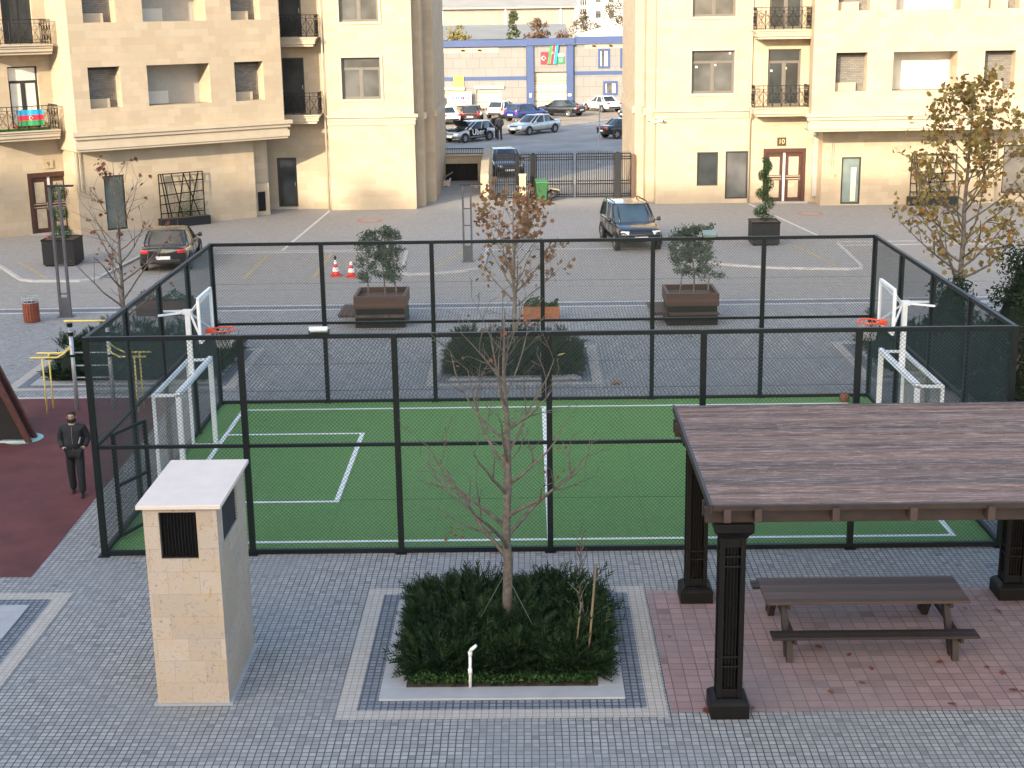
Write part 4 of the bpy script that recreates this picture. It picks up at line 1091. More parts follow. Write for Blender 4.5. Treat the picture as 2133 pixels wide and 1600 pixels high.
def car(lab, loc, rz, kind, paint, L=4.5, Wd=1.78, Hh=1.46, glass=None, detail=1, rails=False, group='cars', hood_open=False, doors=None, wheel=.32, plate='rear front'):
    t = thing('parked_car', lab, 'car', loc, rz, group)
    P = PROF[kind]; hw = Wd / 2; g = glass or m_carglass
    X = lambda f: (f - .5) * L
    def interp(f, c):
        s = P['st']
        for a, b in zip(s[:-1], s[1:]):
            if a[0] <= f <= b[0]: return a[c] + (b[c] - a[c]) * (f - a[0]) / (b[0] - a[0])
        return s[-1][c]
    rings = []
    for f, w, zb, zt in P['st']:
        x = X(f); w *= hw; zb *= Hh; zt *= Hh; d = zt - zb
        half = [(0, zb), (.78 * w, zb), (.95 * w, zb + .08 * d), (w, zb + .40 * d), (.99 * w, zb + .62 * d), (.955 * w, zb + .86 * d), (.86 * w, zt - .015), (.55 * w, zt + .008), (0, zt + .02)]
        rings.append([(x, y, z) for y, z in half] + [(x, -y, z) for y, z in reversed(half[1:-1])])
    b = MB(); b.loft(rings); body = b.build('body', paint, t, True, sub=1)
    # greenhouse
    a0, a1, a2, a3 = P['g']; wt = P['wt'] * hw
    def ring(f0, f1, wb, z, zc=None):
        x0, x1 = X(f0), X(f1); c = .16 * (x1 - x0) * .5
        return [(x0, -wb * .80, z), (x0 + .12, -wb, z), ((x0 + x1) / 2, -wb * 1.005, z), (x1 - .22, -wb, z), (x1, -wb * .76, z), (x1 + .05, 0, z), (x1, wb * .76, z), (x1 - .22, wb, z), ((x0 + x1) / 2, wb * 1.005, z), (x0 + .12, wb, z), (x0, wb * .80, z), (x0 - .03, 0, z)]
    zb = .60 * Hh; zt = .965 * Hh
    lo = ring(a0, a3, hw * .90, zb); 
    def lerp(r0, r1, f): return [tuple(p[i] + (q[i] - p[i]) * f for i in range(3)) for p, q in zip(r0, r1)]
    hi = ring(a1, a2, wt, zt); mid = lerp(lo, hi, .55); mid = [(p[0], p[1] * 1.015, p[2]) for p in mid]
    b = MB(); b.loft([lo, mid, hi], False); b.build('windows', g, t, True)
    r1 = [(p[0] * 1.0, p[1] * 1.0, p[2] + .004) for p in hi]; xc = (X(a1) + X(a2)) / 2
    def shrink(r, s, dz): return [(xc + (p[0] - xc) * s, p[1] * s, p[2] + dz) for p in r]
    b = MB(); b.loft([shrink(hi, 1.012, -.03), shrink(hi, 1.01, 0.0), shrink(hi, .93, .028), shrink(hi, .5, .045), shrink(hi, .05, .05)]); b.build('roof', paint, t, True)
    pw = .055
    for s in (-1, 1):
        for i in (0, 1, 3, 4):
            j = i if s < 0 else {0: 10, 1: 9, 3: 7, 4: 6}[i]
            b = MB(); b.tube([lo[j], mid[j], hi[j]], [pw * .75, pw * .65, pw * .6], 6); b.build('pillar', paint, t, True)
        j = 2 if s < 0 else 8
        b = MB(); b.bar((lo[j][0], lo[j][1] * 1.005, lo[j][2]), (hi[j][0] - .0, hi[j][1] * 1.01, hi[j][2]), .07, .03, up=(0, 1, 0)); b.build('pillar', paint, t)
    # wheels
    fx, rx = X(.815), X(.185); ty = MB()
    wz = wheel
    first = None
    for x in (fx, rx):
        for s in (-1, 1):
            if first is None:
                q = MB(); q.lathe([(wz * .62, -.1), (wz * .94, -.1), (wz, -.075), (wz, .075), (wz * .94, .1), (wz * .62, .1)], (0, 0, 0), 22, 'Y', False); w = q.build('wheel', m_tyre, t, True)
                q = MB(); q.lathe([(wz * .60, .06), (wz * .64, .085), (wz * .62, .092), (wz * .5, .075)], (0, 0, 0), 20, 'Y', False)
                for k in range(5):
                    a = k * 2 * PI / 5; q.bar((0, .08, 0), (wz * .6 * math.cos(a), .082, wz * .6 * math.sin(a)), .06, .03, up=(0, 1, 0))
                q.lathe([(.06, .07), (.055, .1)], (0, 0, 0), 10, 'Y'); q.build('rim', m_rim, w)
                q = MB(); q.lathe([(wz * .62, .0), (wz * .62, .05)], (0, 0, 0), 16, 'Y'); q.build('brake_disc', m_trimb, w)
                first = w
            else: w = copy_tree(first, t)
            w.location = (x, s * (hw - .09), wz); w.rotation_euler = (0, 0, 0 if s > 0 else PI)
    b = MB()
    for x in (fx, rx):
        for s in (-1, 1):
            pts = [(x + wz * 1.13 * math.cos(a), s * (hw * .985), wz + wz * 1.13 * math.sin(a)) for a in [R(-15 + 14 * q) for q in range(16)]]
            b.tube(pts, .035, 6)
            b.lathe([(wz * 1.12, -.02), (wz * 1.12, .012)], (x, s * hw * .975, wz), 20, 'Y')
    b.b2((X(.2), -hw * .9, .17 * Hh), (X(.8), hw * .9, .2 * Hh)); b.build('wheel_arches', m_trimb, t)
    # lights, plates, bumpers
    zr = interp(.012, 3) * Hh; zf = interp(.978, 3) * Hh
    wr = interp(.012, 1) * hw; wf = interp(.978, 1) * hw
    for s in (-1, 1):
        b = MB(); mm = Matrix.Rotation(-s * R(22), 3, 'Z')
        if kind == 'sedan': b.box((X(.012), s * (wr * .80), zr - .13), (.12, wr * .36, .15), mat=mm)
        else: b.box((X(.008), s * (wr * .86), zr - .12), (.12, wr * .2, .30), mat=mm)
        b.build('tail_light', m_red, t, True, bevel=.03)
        b = MB(); mm = Matrix.Rotation(s * R(28), 3, 'Z'); b.box((X(.968), s * wf * .76, zf - .07), (.16, wf * .42, .15), mat=mm); b.build('headlight', m_head, t, True, bevel=.035)
        b = MB(); b.lathe([(.02, -.09), (.085, -.05), (.09, .03), (.03, .09)], (X(a3) - .22, s * (hw + .09), .665 * Hh), 10, 'X'); b.bar((X(a3) - .2, s * hw * .9, .64 * Hh), (X(a3) - .2, s * (hw + .06), .655 * Hh), .05, .04); b.build('mirror', paint, t, True)
    zb0 = P['st'][0][2] * Hh
    b = MB(); b.box((X(.0), 0, zb0 + .30 * (zr - zb0)), (.03, .52, .12)); b.build('number_plate', m_plate, t)
    b = MB(); b.box((X(1.0) + .015, 0, zf - .26), (.03, .52, .11)); b.build('number_plate', m_plate, t)
    b = MB(); b.box((X(.985), 0, zf - .07), (.1, wf * .95, .10)); b.box((X(.985), 0, zf - .33), (.1, wf * 1.4, .12)); b.build('grille', m_trimb, t, bevel=.02)
    b = MB(); b.box((X(.01), 0, zb0 + .02), (.14, wr * 1.5, .16)); b.build('rear_bumper', m_trimb, t, True, bevel=.03)
    if rails:
        b = MB()
        for s in (-1, 1): b.tube([(X(a1) + .1, s * wt * .88, zt + .02), (X(a1) + .2, s * wt * .9, zt + .1), (X(a2) - .2, s * wt * .9, zt + .1), (X(a2) - .1, s * wt * .88, zt + .02)], .022, 6)
        b.build('roof_rails', m_trimb, t, True)
    # door gaps and handles
    b = MB()
    for s in (-1, 1):
        for f in (.36, .535, .70):
            zz = [interp(f, 2) * Hh + .1, interp(f, 3) * Hh]; d = zz[1] - zz[0]
            if group == 'cars in the courtyard': b = MB()
            b.tube([(X(f), s * hw * 1.0, zz[0]), (X(f), s * hw * 1.003, zz[0] + .45 * d), (X(f), s * hw * .955, zz[1] - .08)], .006, 4)
            if group == 'cars in the courtyard': b.build('door_gap', m_trimb, t)
    if group != 'cars in the courtyard': b.build('door_gap', m_trimb, t)
    if group == 'cars in the courtyard':
        for s in (-1, 1):
            for f in (.40, .575): b = MB(); b.box((X(f), s * hw * .985, .545 * Hh), (.16, .03, .03)); b.build('door_handle', m_trimb, t)
    return t
Pn = lambda n, c, r=.25, m=0.0: M('paint_' + n, c, r, m, .03, 2, coat=1.0)
black = Pn('black', (.006, .0065, .008)); silver = Pn('silver', (.48, .49, .50), .3, .5); white = Pn('white', (.80, .80, .78)); blue = Pn('blue', (.015, .035, .20)); darkred = Pn('dark_red', (.035, .012, .013)); navy = Pn('navy', (.012, .018, .035))
CG = 'cars in the courtyard'; SG = 'cars in the street beyond the gate'
car('black saloon car with red tail lights and bronze reflections, left of the cage', (-6.15, 31.0, 0), R(96), 'sedan', black, 4.75, 1.84, 1.45, glass_dark('bronze_reflection_glass', (.10, .085, .06), .05), group=CG)  # bronze reflections are put into the glass colour
car('black off-road car with roof rails parked nose out before the gate', (11.75, 34.1, 0), R(-82), 'suv', black, 4.35, 1.83, 1.70, m_carglassb, rails=True, group=CG, wheel=.35)
car('silver saloon car at the kerb facing left in the street', (8.15, 88.3, 0), R(229), 'sedan', silver, 4.8, 1.8, 1.44, m_carglass, group=SG)
# the lettered hatchback with its bonnet up
uc = car('silver hatchback with black doors lettered in white and its bonnet open', (3.4, 82.4, 0), R(228), 'hatch', silver, 4.05, 1.72, 1.46, m_carglass, group=SG)
b = MB(); b.b2((-.95, .858, .42), (.80, .885, .92)); pan = b.build('door', m_blk, uc); pan['label'] = 'black door panels with white lettering'
b = MB(); b.b2((-.95, -.885, .42), (.80, -.858, .92)); b.build('door', m_blk, uc)
b = MB(); b.box((.72, 0, 1.16), (.9, 1.35, .03), mat=Matrix.Rotation(R(-52), 3, 'Y')); b.build('bonnet', m_blk, uc, bevel=.01)
b = MB(); b.b2((.85, -.62, .80), (1.75, .62, .93)); b.build('engine_bay', m_blk, uc)
def text_mesh(body, size, name, mat, parent, mw, ext=.008):
    cu = bpy.data.curves.new(name, 'FONT'); cu.body = body; cu.size = size; cu.extrude = ext; cu.align_x = 'CENTER'; cu.align_y = 'CENTER'
    ob = bpy.data.objects.new(name + '_src', cu); col.objects.link(ob)
    dg = bpy.context.evaluated_depsgraph_get(); me = bpy.data.meshes.new_from_object(ob.evaluated_get(dg)); me.name = name
    bpy.data.objects.remove(ob); bpy.data.curves.remove(cu)
    me.transform(mw); me.materials.clear(); me.materials.append(mat)
    o = bpy.data.objects.new(name, me); col.objects.link(o)
    if parent is not None: o.parent = parent
    return o
m_let = M('lettering_white', (.82, .82, .8), .5, var=.02)
text_mesh('Uber', .62, 'lettering', m_let, pan, Matrix.Translation((-.07, .89, .68)) @ Matrix.Rotation(PI, 4, 'Z') @ Matrix.Rotation(R(90), 4, 'X'))
car('black saloon car driving off at the right beside the building corner', (15.1, 83.8, 0), R(27), 'sedan', black, 4.6, 1.75, 1.42, group=SG)
car('white saloon car mostly hidden by the left building corner', (.6, 99.4, 0), R(112), 'sedan', white, 4.5, 1.75, 1.45, group=SG)
car('dark red car with black rear window before the pale shutter', (2.95, 100.3, 0), R(88), 'hatch', darkred, 4.2, 1.75, 1.5, group=SG)
car('white hatchback with pale roof between the dark red and the blue car', (5.6, 105.5, 0), R(68), 'hatch', white, 4.3, 1.8, 1.5, group=SG)
car('bright blue hatchback before the blue portal column', (7.6, 101.3, 0), R(48), 'hatch', blue, 4.1, 1.74, 1.5, group=SG)
car('black saloon car with red tail lights before the blue portal gate', (10.6, 106.4, 0), R(146), 'sedan', black, 4.6, 1.76, 1.42, group=SG)
car('white saloon car parked alone below the small blue window', (14.6, 111.5, 0), R(118), 'sedan', white, 4.5, 1.76, 1.44, group=SG)
car('navy car cut by the right building corner on the far side of the street', (17.6, 101.8, 0), R(215), 'sedan', navy, 4.5, 1.78, 1.45, m_carglassb, group=SG)
car('dark car partly hidden behind the ramp wall and iron fence', (6.35, 60.4, 0), R(-82), 'hatch', Pn('matt_navy', (.008, .010, .014), .55), 4.1, 1.74, 1.46, group=SG)
# ------------------------------------------------------------------ apartment buildings
FL = 3.57; HB = 12.9
class Fr:
    """a facade frame: u along the wall, o outwards, z up; coordinates are written relative to the building's empty"""
    def __init__(s, O, deg, org): s.O = Vector((O[0] - org[0], O[1] - org[1], 0)); s.U = Vector((math.cos(R(deg)), math.sin(R(deg)), 0)); s.N = Vector((s.U.y, -s.U.x, 0))
    def p(s, u, o, z): return s.O + s.U * u + s.N * o + Vector((0, 0, z))
    def box(s, mb, u0, u1, o0, o1, z0, z1):
        v = [s.p(u, o, z) for z in (z0, z1) for o in (o0, o1) for u in (u0, u1)]
        # order so that faces point outward (U x N is down, so flip)
        mb.add(v, [(0, 1, 3, 2), (4, 6, 7, 5), (0, 4, 5, 1), (2, 3, 7, 6), (0, 2, 6, 4), (1, 5, 7, 3)])
    def wall(s, mb, u0, u1, z0, z1, ops, o=0.0, depth=.18):
        us = sorted({u0, u1, *[min(max(q[k], u0), u1) for q in ops for k in (0, 1)]}); zs = sorted({z0, z1, *[min(max(q[k], z0), z1) for q in ops for k in (2, 3)]})
        for a, b in zip(us[:-1], us[1:]):
            for c, d in zip(zs[:-1], zs[1:]):
                m, n = (a + b) / 2, (c + d) / 2
                if any(q[0] < m < q[1] and q[2] < n < q[3] for q in ops): continue
                mb.quad(s.p(a, o, c), s.p(b, o, c), s.p(b, o, d), s.p(a, o, d))
        for q in ops:
            dp = q[4] if len(q) > 4 else depth
            a, b, c, d = q[:4]
            mb.quad(s.p(a, o, c), s.p(a, o - dp, c), s.p(b, o - dp, c), s.p(b, o, c)); mb.quad(s.p(a, o, d), s.p(b, o, d), s.p(b, o - dp, d), s.p(a, o - dp, d))
            mb.quad(s.p(a, o, c), s.p(a, o, d), s.p(a, o - dp, d), s.p(a, o - dp, c)); mb.quad(s.p(b, o, c), s.p(b, o - dp, c), s.p(b, o - dp, d), s.p(b, o, d))
    def side(s, mb, u, o0, o1, z0, z1): mb.quad(s.p(u, o0, z0), s.p(u, o1, z0), s.p(u, o1, z1), s.p(u, o0, z1))
    def flat(s, mb, u0, u1, o0, o1, z): mb.quad(s.p(u0, o0, z), s.p(u1, o0, z), s.p(u1, o1, z), s.p(u0, o1, z))

def casement(F, par, u0, u1, z0, z1, o, gm, two=True, transom=.72, trim=0.0, fm=None, spots=0, rng=None):
    """frame as the part, panes below it"""
    fm = fm or m_frame; d = o - .15; b = MB(); w = .06
    F.box(b, u0, u0 + w, d - .06, d, z0, z1); F.box(b, u1 - w, u1, d - .06, d, z0, z1); F.box(b, u0 + w, u1 - w, d - .06, d, z0, z0 + w); F.box(b, u0 + w, u1 - w, d - .06, d, z1 - w, z1)
    zt = z0 + (z1 - z0) * transom
    if transom < 1: F.box(b, u0 + w, u1 - w, d - .06, d, zt - .035, zt + .035)
    um = (u0 + u1) / 2
    if two: F.box(b, um - .05, um + .05, d - .06, d + .002, z0 + w, (zt - .035) if transom < 1 else z1 - w)
    if two:
        for (a, c) in ((u0 + w, um - .05), (um + .05, u1 - w)):
            zz = (zt - .035) if transom < 1 else z1 - w
            for q in ((a, a + .045, z0 + w, zz), (c - .045, c, z0 + w, zz)): F.box(b, q[0], q[1], d - .05, d - .012, q[2], q[3])
            F.box(b, a + .045, c - .045, d - .05, d - .012, z0 + w, z0 + w + .045); F.box(b, a + .045, c - .045, d - .05, d - .012, zz - .045, zz)
    fr = b.build('window', fm, par)
    b = MB(); b.quad(F.p(u0 + .02, d - .035, z0 + .02), F.p(u1 - .02, d - .035, z0 + .02), F.p(u1 - .02, d - .035, z1 - .02), F.p(u0 + .02, d - .035, z1 - .02)); b.build('pane', gm, fr)
    if spots:
        b = MB()
        for fu, fz in ((.12, .62), (.56, .66), (.9, .93))[:spots]:
            q = F.p(u0 + (u1 - u0) * fu, d + .004, z0 + (z1 - z0) * fz); F.box(b, u0 + (u1 - u0) * fu - .045, u0 + (u1 - u0) * fu + .045, d - .03, d - .026, z0 + (z1 - z0) * fz - .045, z0 + (z1 - z0) * fz + .045)
        b.build('sticker', m_let, fr)
    if trim:
        b = MB()
        for (a, c, e, f, oo) in ((u0 - trim, u0, z0 - trim, z1 + trim, .05), (u1, u1 + trim, z0 - trim, z1 + trim, .05), (u0, u1, z0 - trim, z0, .05), (u0, u1, z1, z1 + trim, .05)): F.box(b, a, c, o - .02, o + oo, e, f)
        b.build('surround', m_trim, fr)
    return fr

def cornice(F, mb, u0, u1, z0, z1, o, steps=((0, .30, .10), (.12, .46, .16), (.46, .62, .10), (.62, .80, .20), (.80, 1.0, .28)), e0=0, e1=0):
    for a, b, p in steps: F.box(mb, u0 - e0 * p, u1 + e1 * p, o - .02, o + p, z0 + (z1 - z0) * a + .001, z0 + (z1 - z0) * b)

def railing(F, par, u0, u1, o0, o1, z0, h=1.0, left=True, right=True):
    b = MB(); ru = MB()
    def panel(P, L):     # P(t, z) -> point, t along the panel
        b.bar(P(0, z0 + h), P(L, z0 + h), .045, .03); b.bar(P(0, z0 + h - .16), P(L, z0 + h - .16), .02); b.bar(P(0, z0 + .08), P(L, z0 + .08), .025)
        n = max(1, round(L / .42)); s = L / n
        for k in range(n + 1): b.bar(P(k * s, z0), P(k * s, z0 + h), .024)
        for k in range(n):
            a, c = k * s, (k + 1) * s; m = (a + c) / 2; zl, zh = z0 + .08, z0 + h - .16; zm = (zl + zh) / 2
            for sg in (0, 1):
                pts = []
                for j in range(9):
                    f = j / 8; uu = a + (c - a) * (.5 - .46 * math.cos(f * PI)) if sg == 0 else c - (c - a) * (.5 - .46 * math.cos(f * PI)); pts.append(P(uu, zl + (zh - zl) * f))
                b.tube(pts, .010, 4, False)
            for cz in (zl + .18, zh - .18):
                b.tube([P(m + .09 * math.cos(q * PI / 5), cz + .09 * math.sin(q * PI / 5)) for q in range(11)], .009, 4, False)
            b.tube([P(m + .05 * math.cos(q * PI / 4), zh + .08 + .05 * math.sin(q * PI / 4)) for q in range(9)], .008, 4, False)
    panel(lambda t, z: F.p(u0 + t, o1, z), u1 - u0)
    if left: panel(lambda t, z: F.p(u0, o0 + t, z), o1 - o0 - .02)
    if right: panel(lambda t, z: F.p(u1, o0 + t, z), o1 - o0 - .02)
    return b.build('railing', m_iron, par)

def balcony(F, par, u0, u1, o0, o1, z, door, left=True, right=True, rail_l=True, rail_r=True):
    b = MB()
    for a, c, p in ((-.42, -.30, -.16), (-.30, -.16, -.07), (-.16, -.06, -.02), (-.06, .0, .05)):
        F.box(b, u0 - (p if left else 0), u1 + (p if right else 0), o0, o1 + p, z + a + .001, z + c)
    bal = b.build('balcony', m_trim, par)
    railing(F, bal, u0 + .04, u1 - .04, o0, o1 - .05, z, 1.02, rail_l, rail_r)
    return bal

def double_door(F, par, u0, u1, z0, z1, o):
    b = MB(); w = .17; d = o
    F.box(b, u0, u0 + w, d - .1, d + .05, z0, z1); F.box(b, u1 - w, u1, d - .1, d + .05, z0, z1); F.box(b, u0 + w, u1 - w, d - .1, d + .052, z1 - .2, z1)
    fr = b.build('entrance_door', m_doorw, par)
    um = (u0 + u1) / 2
    for a, c, hs in ((u0 + w, um - .06, 1), (um + .06, u1 - w, -1)):
        b = MB(); F.box(b, a, c, d - .12, d - .07, z0 + .01, z1 - .2); lf = b.build('leaf', m_doorw, fr)
        b = MB(); pw = c - a; e0, e1 = a + .2 * pw, c - .2 * pw; hh = z1 - z0
        for q0, q1 in ((.08, .40), (.50, .84)):
            F.box(b, e0, e1, d - .068, d - .055, z0 + hh * q0, z0 + hh * q1)
        b.build('panel', m_brass, lf)
        b = MB()
        for zz in (.42, .47): F.box(b, a + .05, c - .05, d - .07, d - .05, z0 + hh * zz, z0 + hh * zz + .04)
        b.build('rail', m_brass, lf)
        b = MB(); hu = (c - .08) if hs > 0 else (c - .1); b.bar(F.p(hu, d - .02, z0 + 1.0), F.p(hu, d - .02, z0 + 1.35), .03); b.build('handle', m_chrome, lf)
    b = MB(); F.box(b, um - .055, um + .055, d - .1, d - .05, z0 + .01, z1 - .21); b.build('centre_post', M('pale_post', (.6, .6, .58), .4), fr)
    b = MB(); F.box(b, u0 - .1, u1 + .1, d, d + .5, 0.0, .04); b.build('doorstep', m_granite, fr)

def metal_door(F, par, u0, u1, z0, z1, o, gm, name='service_door', handle=True, bars=1):
    b = MB(); d = o - .14; w = .07
    F.box(b, u0, u0 + w, d, d + .06, z0, z1); F.box(b, u1 - w, u1, d, d + .06, z0, z1); F.box(b, u0 + w, u1 - w, d, d + .06, z1 - w, z1); F.box(b, u0 + w, u1 - w, d, d + .06, z0, z0 + w)
    fr = b.build(name, m_framed, par)
    b = MB(); b.quad(F.p(u0, d + .02, z0), F.p(u1, d + .02, z0), F.p(u1, d + .02, z1), F.p(u0, d + .02, z1)); b.build('pane', gm, fr)
    if handle: b = MB(); F.box(b, u1 - .12, u1 - .09, d + .06, d + .1, z0 + (z1 - z0) * .42, z0 + (z1 - z0) * .5); b.build('handle', m_chrome, fr)
    return fr

def wing(F, par, wins, length, und, und_u, dw, sideback, door_side, niche_mat):
    """the projecting bay with its loggias, soffit and cornice"""
    b = MB(); ops = []
    for k in range(2):
        z0, z1 = 5.45 + FL * k, 7.18 + FL * k
        for i, (a, c) in enumerate(wins): ops.append((a, c, z0, z1, 1.25 if i == 1 else .62))
    F.wall(b, 0, length, 3.66, HB, ops)
    F.flat(b, 0, length, und, 0, 3.66)
    b.quad(F.p(0, 0, 3.66), F.p(sideback[0], sideback[1], 3.66), F.p(sideback[0], sideback[1], HB), F.p(0, 0, HB))
    F.side(b, length, 0, dw, 3.66, HB)
    b.build('bay_wall', m_wall, par)
    for k in range(2):
        z0, z1 = 5.45 + FL * k, 7.18 + FL * k
        for i, (a, c) in enumerate(wins):
            q = MB(); dp = 1.25 if i == 1 else .62
            q.quad(F.p(a, -dp, z0), F.p(c, -dp, z0), F.p(c, -dp, z1), F.p(a, -dp, z1))
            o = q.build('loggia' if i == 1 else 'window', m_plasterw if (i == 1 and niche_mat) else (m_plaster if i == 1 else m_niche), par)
            if i == 1:
                q = MB(); F.box(q, a + .3 * (c - a) * .5, a + (c - a) * .48, -dp, -dp + .03, z0, z0 + .55); q.build('window_reveal', m_plasterw, o)
            else:
                q = MB(); F.box(q, a, a + .16, -.6, -.5, z0, z1); F.box(q, a + .16, c, -.6, -.5, z1 - .12, z1); q.build('frame', m_framed, o)
                q = MB(); F.box(q, a + .1, a + (c - a) * .72, -.5, -.42, z0, z0 + .38); q.build('parapet', m_wall, o)
    b = MB(); cornice(F, b, 0, length, 3.66, 4.5, 0.0, e0=1, e1=1); b.build('cornice', m_trim, par)

def building_core(par, polys, org):
    b = MB()
    for p in polys: b.prism([(x - org[0], y - org[1]) for x, y in p], .3, HB - .15)
    b.build('core', m_plaster, par)  # unseen solid fill, added behind the facades to block the sun
    b = MB()
    for i, p in enumerate(polys): b.prism([(x - org[0], y - org[1]) for x, y in p], HB + .003 * i, HB + .35 + .003 * i)
    b.build('roof', m_roof, par)

def drainpipe(F, par, u, o, z0, z1):
    b = MB(); b.tube([F.p(u, o + .07, z0), F.p(u, o + .07, 4.0), F.p(u, o + .30, 4.15), F.p(u, o + .30, 4.55), F.p(u, o + .07, 4.75), F.p(u, o + .07, z1)], .05, 8); b.build('drainpipe', m_trim, par, True)

# ---- left building
LO = (-1.9, 45.6)
LB = thing('apartment_building', 'left sandstone apartment building with angled bay, balconies and entrance 9', 'building', (LO[0], LO[1], 0))
F1 = Fr((-1.9, 45.6), 0, LO)                    # block right of the recess: u 0..4.15
b = MB(); ops = [(.78, 2.62, 5.27 + FL * k, 7.2 + FL * k) for k in range(2)]
F1.wall(b, 0, 4.15, 0, HB, ops)
for (x0, y0, x1, y1) in ((4.15, 0, 4.15, 1.0), (4.15, -1.0, 4.55, -1.0), (4.55, -1.0, 4.55, -2.4), (4.55, -2.4, 4.95, -2.4), (4.95, -2.4, 4.95, -12.5), (0, 0, 0, -.6)):
    pass
def stepped_side(F, b, u, s, pts, z0, z1):
    """pts: list of (du, o) going back from the front corner; s = +1 right side, -1 left side"""
    q = [(u, 0.0)]
    for du, o in pts: q.append((u + s * du, q[-1][1])); q.append((u + s * du, o))
    for (a, c), (d, e) in zip(q[:-1], q[1:]):
        if (a, c) == (d, e): continue
        if s > 0: b.quad(F.p(a, c, z0), F.p(d, e, z0), F.p(d, e, z1), F.p(a, c, z1))
        else: b.quad(F.p(d, e, z0), F.p(a, c, z0), F.p(a, c, z1), F.p(d, e, z1))
stepped_side(F1, b, 4.15, 1, [(0, -1.0), (.38, -2.6), (.80, -12.5)], 0, HB)
F1.side(b, 0, -1, 0, 0, HB)
b.build('block_wall', m_wall, LB)
b = MB(); cornice(F1, b, 0, 4.15, 4.05, 4.55, 0.0, ((0, .4, .06), (.4, .7, .10), (.7, 1, .2)), 0, 1); F1.box(b, 4.14, 4.27, -1.0, -.03, 4.22, 4.54); F1.box(b, 4.52, 4.65, -2.6, -1.05, 4.22, 4.54); F1.box(b, 4.94, 5.07, -12.4, -2.65, 4.22, 4.54)
b.build('cornice', m_trim, LB)
for k in range(2): casement(F1, LB, .78, 2.62, 5.27 + FL * k, 7.2 + FL * k, 0, m_glass, True, .74, .12)
F2 = Fr((-4.9, 46.15), 0, LO)                   # recess, u 0..3
b = MB(); ops = [(.38, 1.33, .12, 2.5)] + [(.88, 1.92, 4.62 + FL * k, 7.22 + FL * k) for k in range(2)]
F2.wall(b, -.6, 3.0, 0, HB, ops); b.build('recess_wall', m_wall, LB)
metal_door(F2, LB, .38, 1.33, .12, 2.5, 0, m_glassd)
for k in range(2):
    metal_door(F2, LB, .88, 1.92, 4.62 + FL * k, 7.22 + FL * k, 0, m_glassd, 'balcony_door')
    balcony(F2, LB, .3, 2.72, 0, 1.15, 4.60 + FL * k, None, False, True, False, True)
b = MB(); b.tube([F1.p(-.08, .08, 0), F1.p(-.08, .08, HB)], .05, 8); b.build('drainpipe', m_trim, LB, True)
B0 = (-11.55, 37.88)
F3 = Fr(B0, 36, LO)
wing(F3, LB, [(.70, 2.12), (3.32, 6.24), (7.44, 8.87)], 9.8, -.75, (.08, 8.45), -2.3, (-.12, -2.3), 'left', False)
b = MB(); F3.wall(b, .06, 8.5, 0, 3.66, [(1.26, 2.2, .08, 2.49)], -.75); F3.side(b, .06, -2.6, -.75, 0, 3.66); F3.side(b, 8.5, -.75, -1.3, 0, 3.66); F3.wall(b, 8.5, 9.4, 0, 3.66, [], -1.3); F3.side(b, 9.4, -1.3, -3.4, 0, 3.66)
b.build('ground_floor_wall', m_wall, LB)
metal_door(F3, LB, 1.26, 2.2, .08, 2.49, -.75, glass_dark('green_glass', (.10, .12, .11)), 'shop_window', False)
b = MB(); F3.wall(b, -9, .2, 0, HB, [(-1.58, .30, .02, 2.68, .15)] + [(-1.98, -.70, 4.62 + FL * k, 7.24 + FL * k) for k in range(2)] + [(-5.4, -4.0, 5.4 + FL * k, 7.2 + FL * k) for k in range(2)], -2.3); b.build('entrance_wall', m_wall, LB)
double_door(F3, LB, -1.58, .30, .02, 2.68, -2.36)
m_curt = M('curtain', (.62, .60, .55), .8, var=.12, scale=2)
for k in range(2):
    casement(F3, LB, -1.98, -.70, 4.62 + FL * k, 7.24 + FL * k, -2.3, m_curt if k == 0 else m_glassd, True, .76, 0, m_framed)
    balcony(F3, LB, -3.4, -.32, -2.3, -1.1, 4.60 + FL * k, None, True, False, True, True)
    casement(F3, LB, -5.4, -4.0, 5.4 + FL * k, 7.2 + FL * k, -2.3, m_glass)
b = MB(); cornice(F3, b, -9, -3.4, 4.18, 4.55, -2.3, ((0, .4, .06), (.4, 1, .14))); b.build('cornice', m_trim, LB)
for u in (.5, 1.0):
    b = MB(); b.tube([F3.p(u * .3 - .06, -.68, 1.9), F3.p(u * .3 - .06, -.68, 3.6)], .022, 6); b.build('wall_pipe', m_trim, LB)
Wp = lambda F, u, o, org: tuple((F.p(u, o, 0) + Vector((org[0], org[1], 0)))[:2])
building_core(LB, [[(-1.4, 46.6), (1.8, 46.6), (2.1, 57.8), (-1.4, 57.8)], [(-7.0, 47.0), (-1.4, 47.0), (-1.4, 58), (-14, 58)],
                   [Wp(F3, .3, -1.4, LO), Wp(F3, 9.5, -1.4, LO), Wp(F3, 9.5, -7, LO), Wp(F3, -8.8, -7, LO), Wp(F3, -8.8, -2.7, LO), Wp(F3, .3, -2.7, LO)]], LO)
# utility box on the wall, left building
t = thing('meter_housing', 'stone meter housing with dark hatch beside the left dark door', 'meter box', (-4.95, 44.1, 0), R(36))
b = MB(); b.b2((-.32, -.05, 0), (.36, .5, 1.52)); b.build('housing', m_wall, t)
b = MB(); b.b2((-.24, -.075, .22), (.14, -.052, 1.13)); b.build('hatch', m_blk, t, bevel=.006)

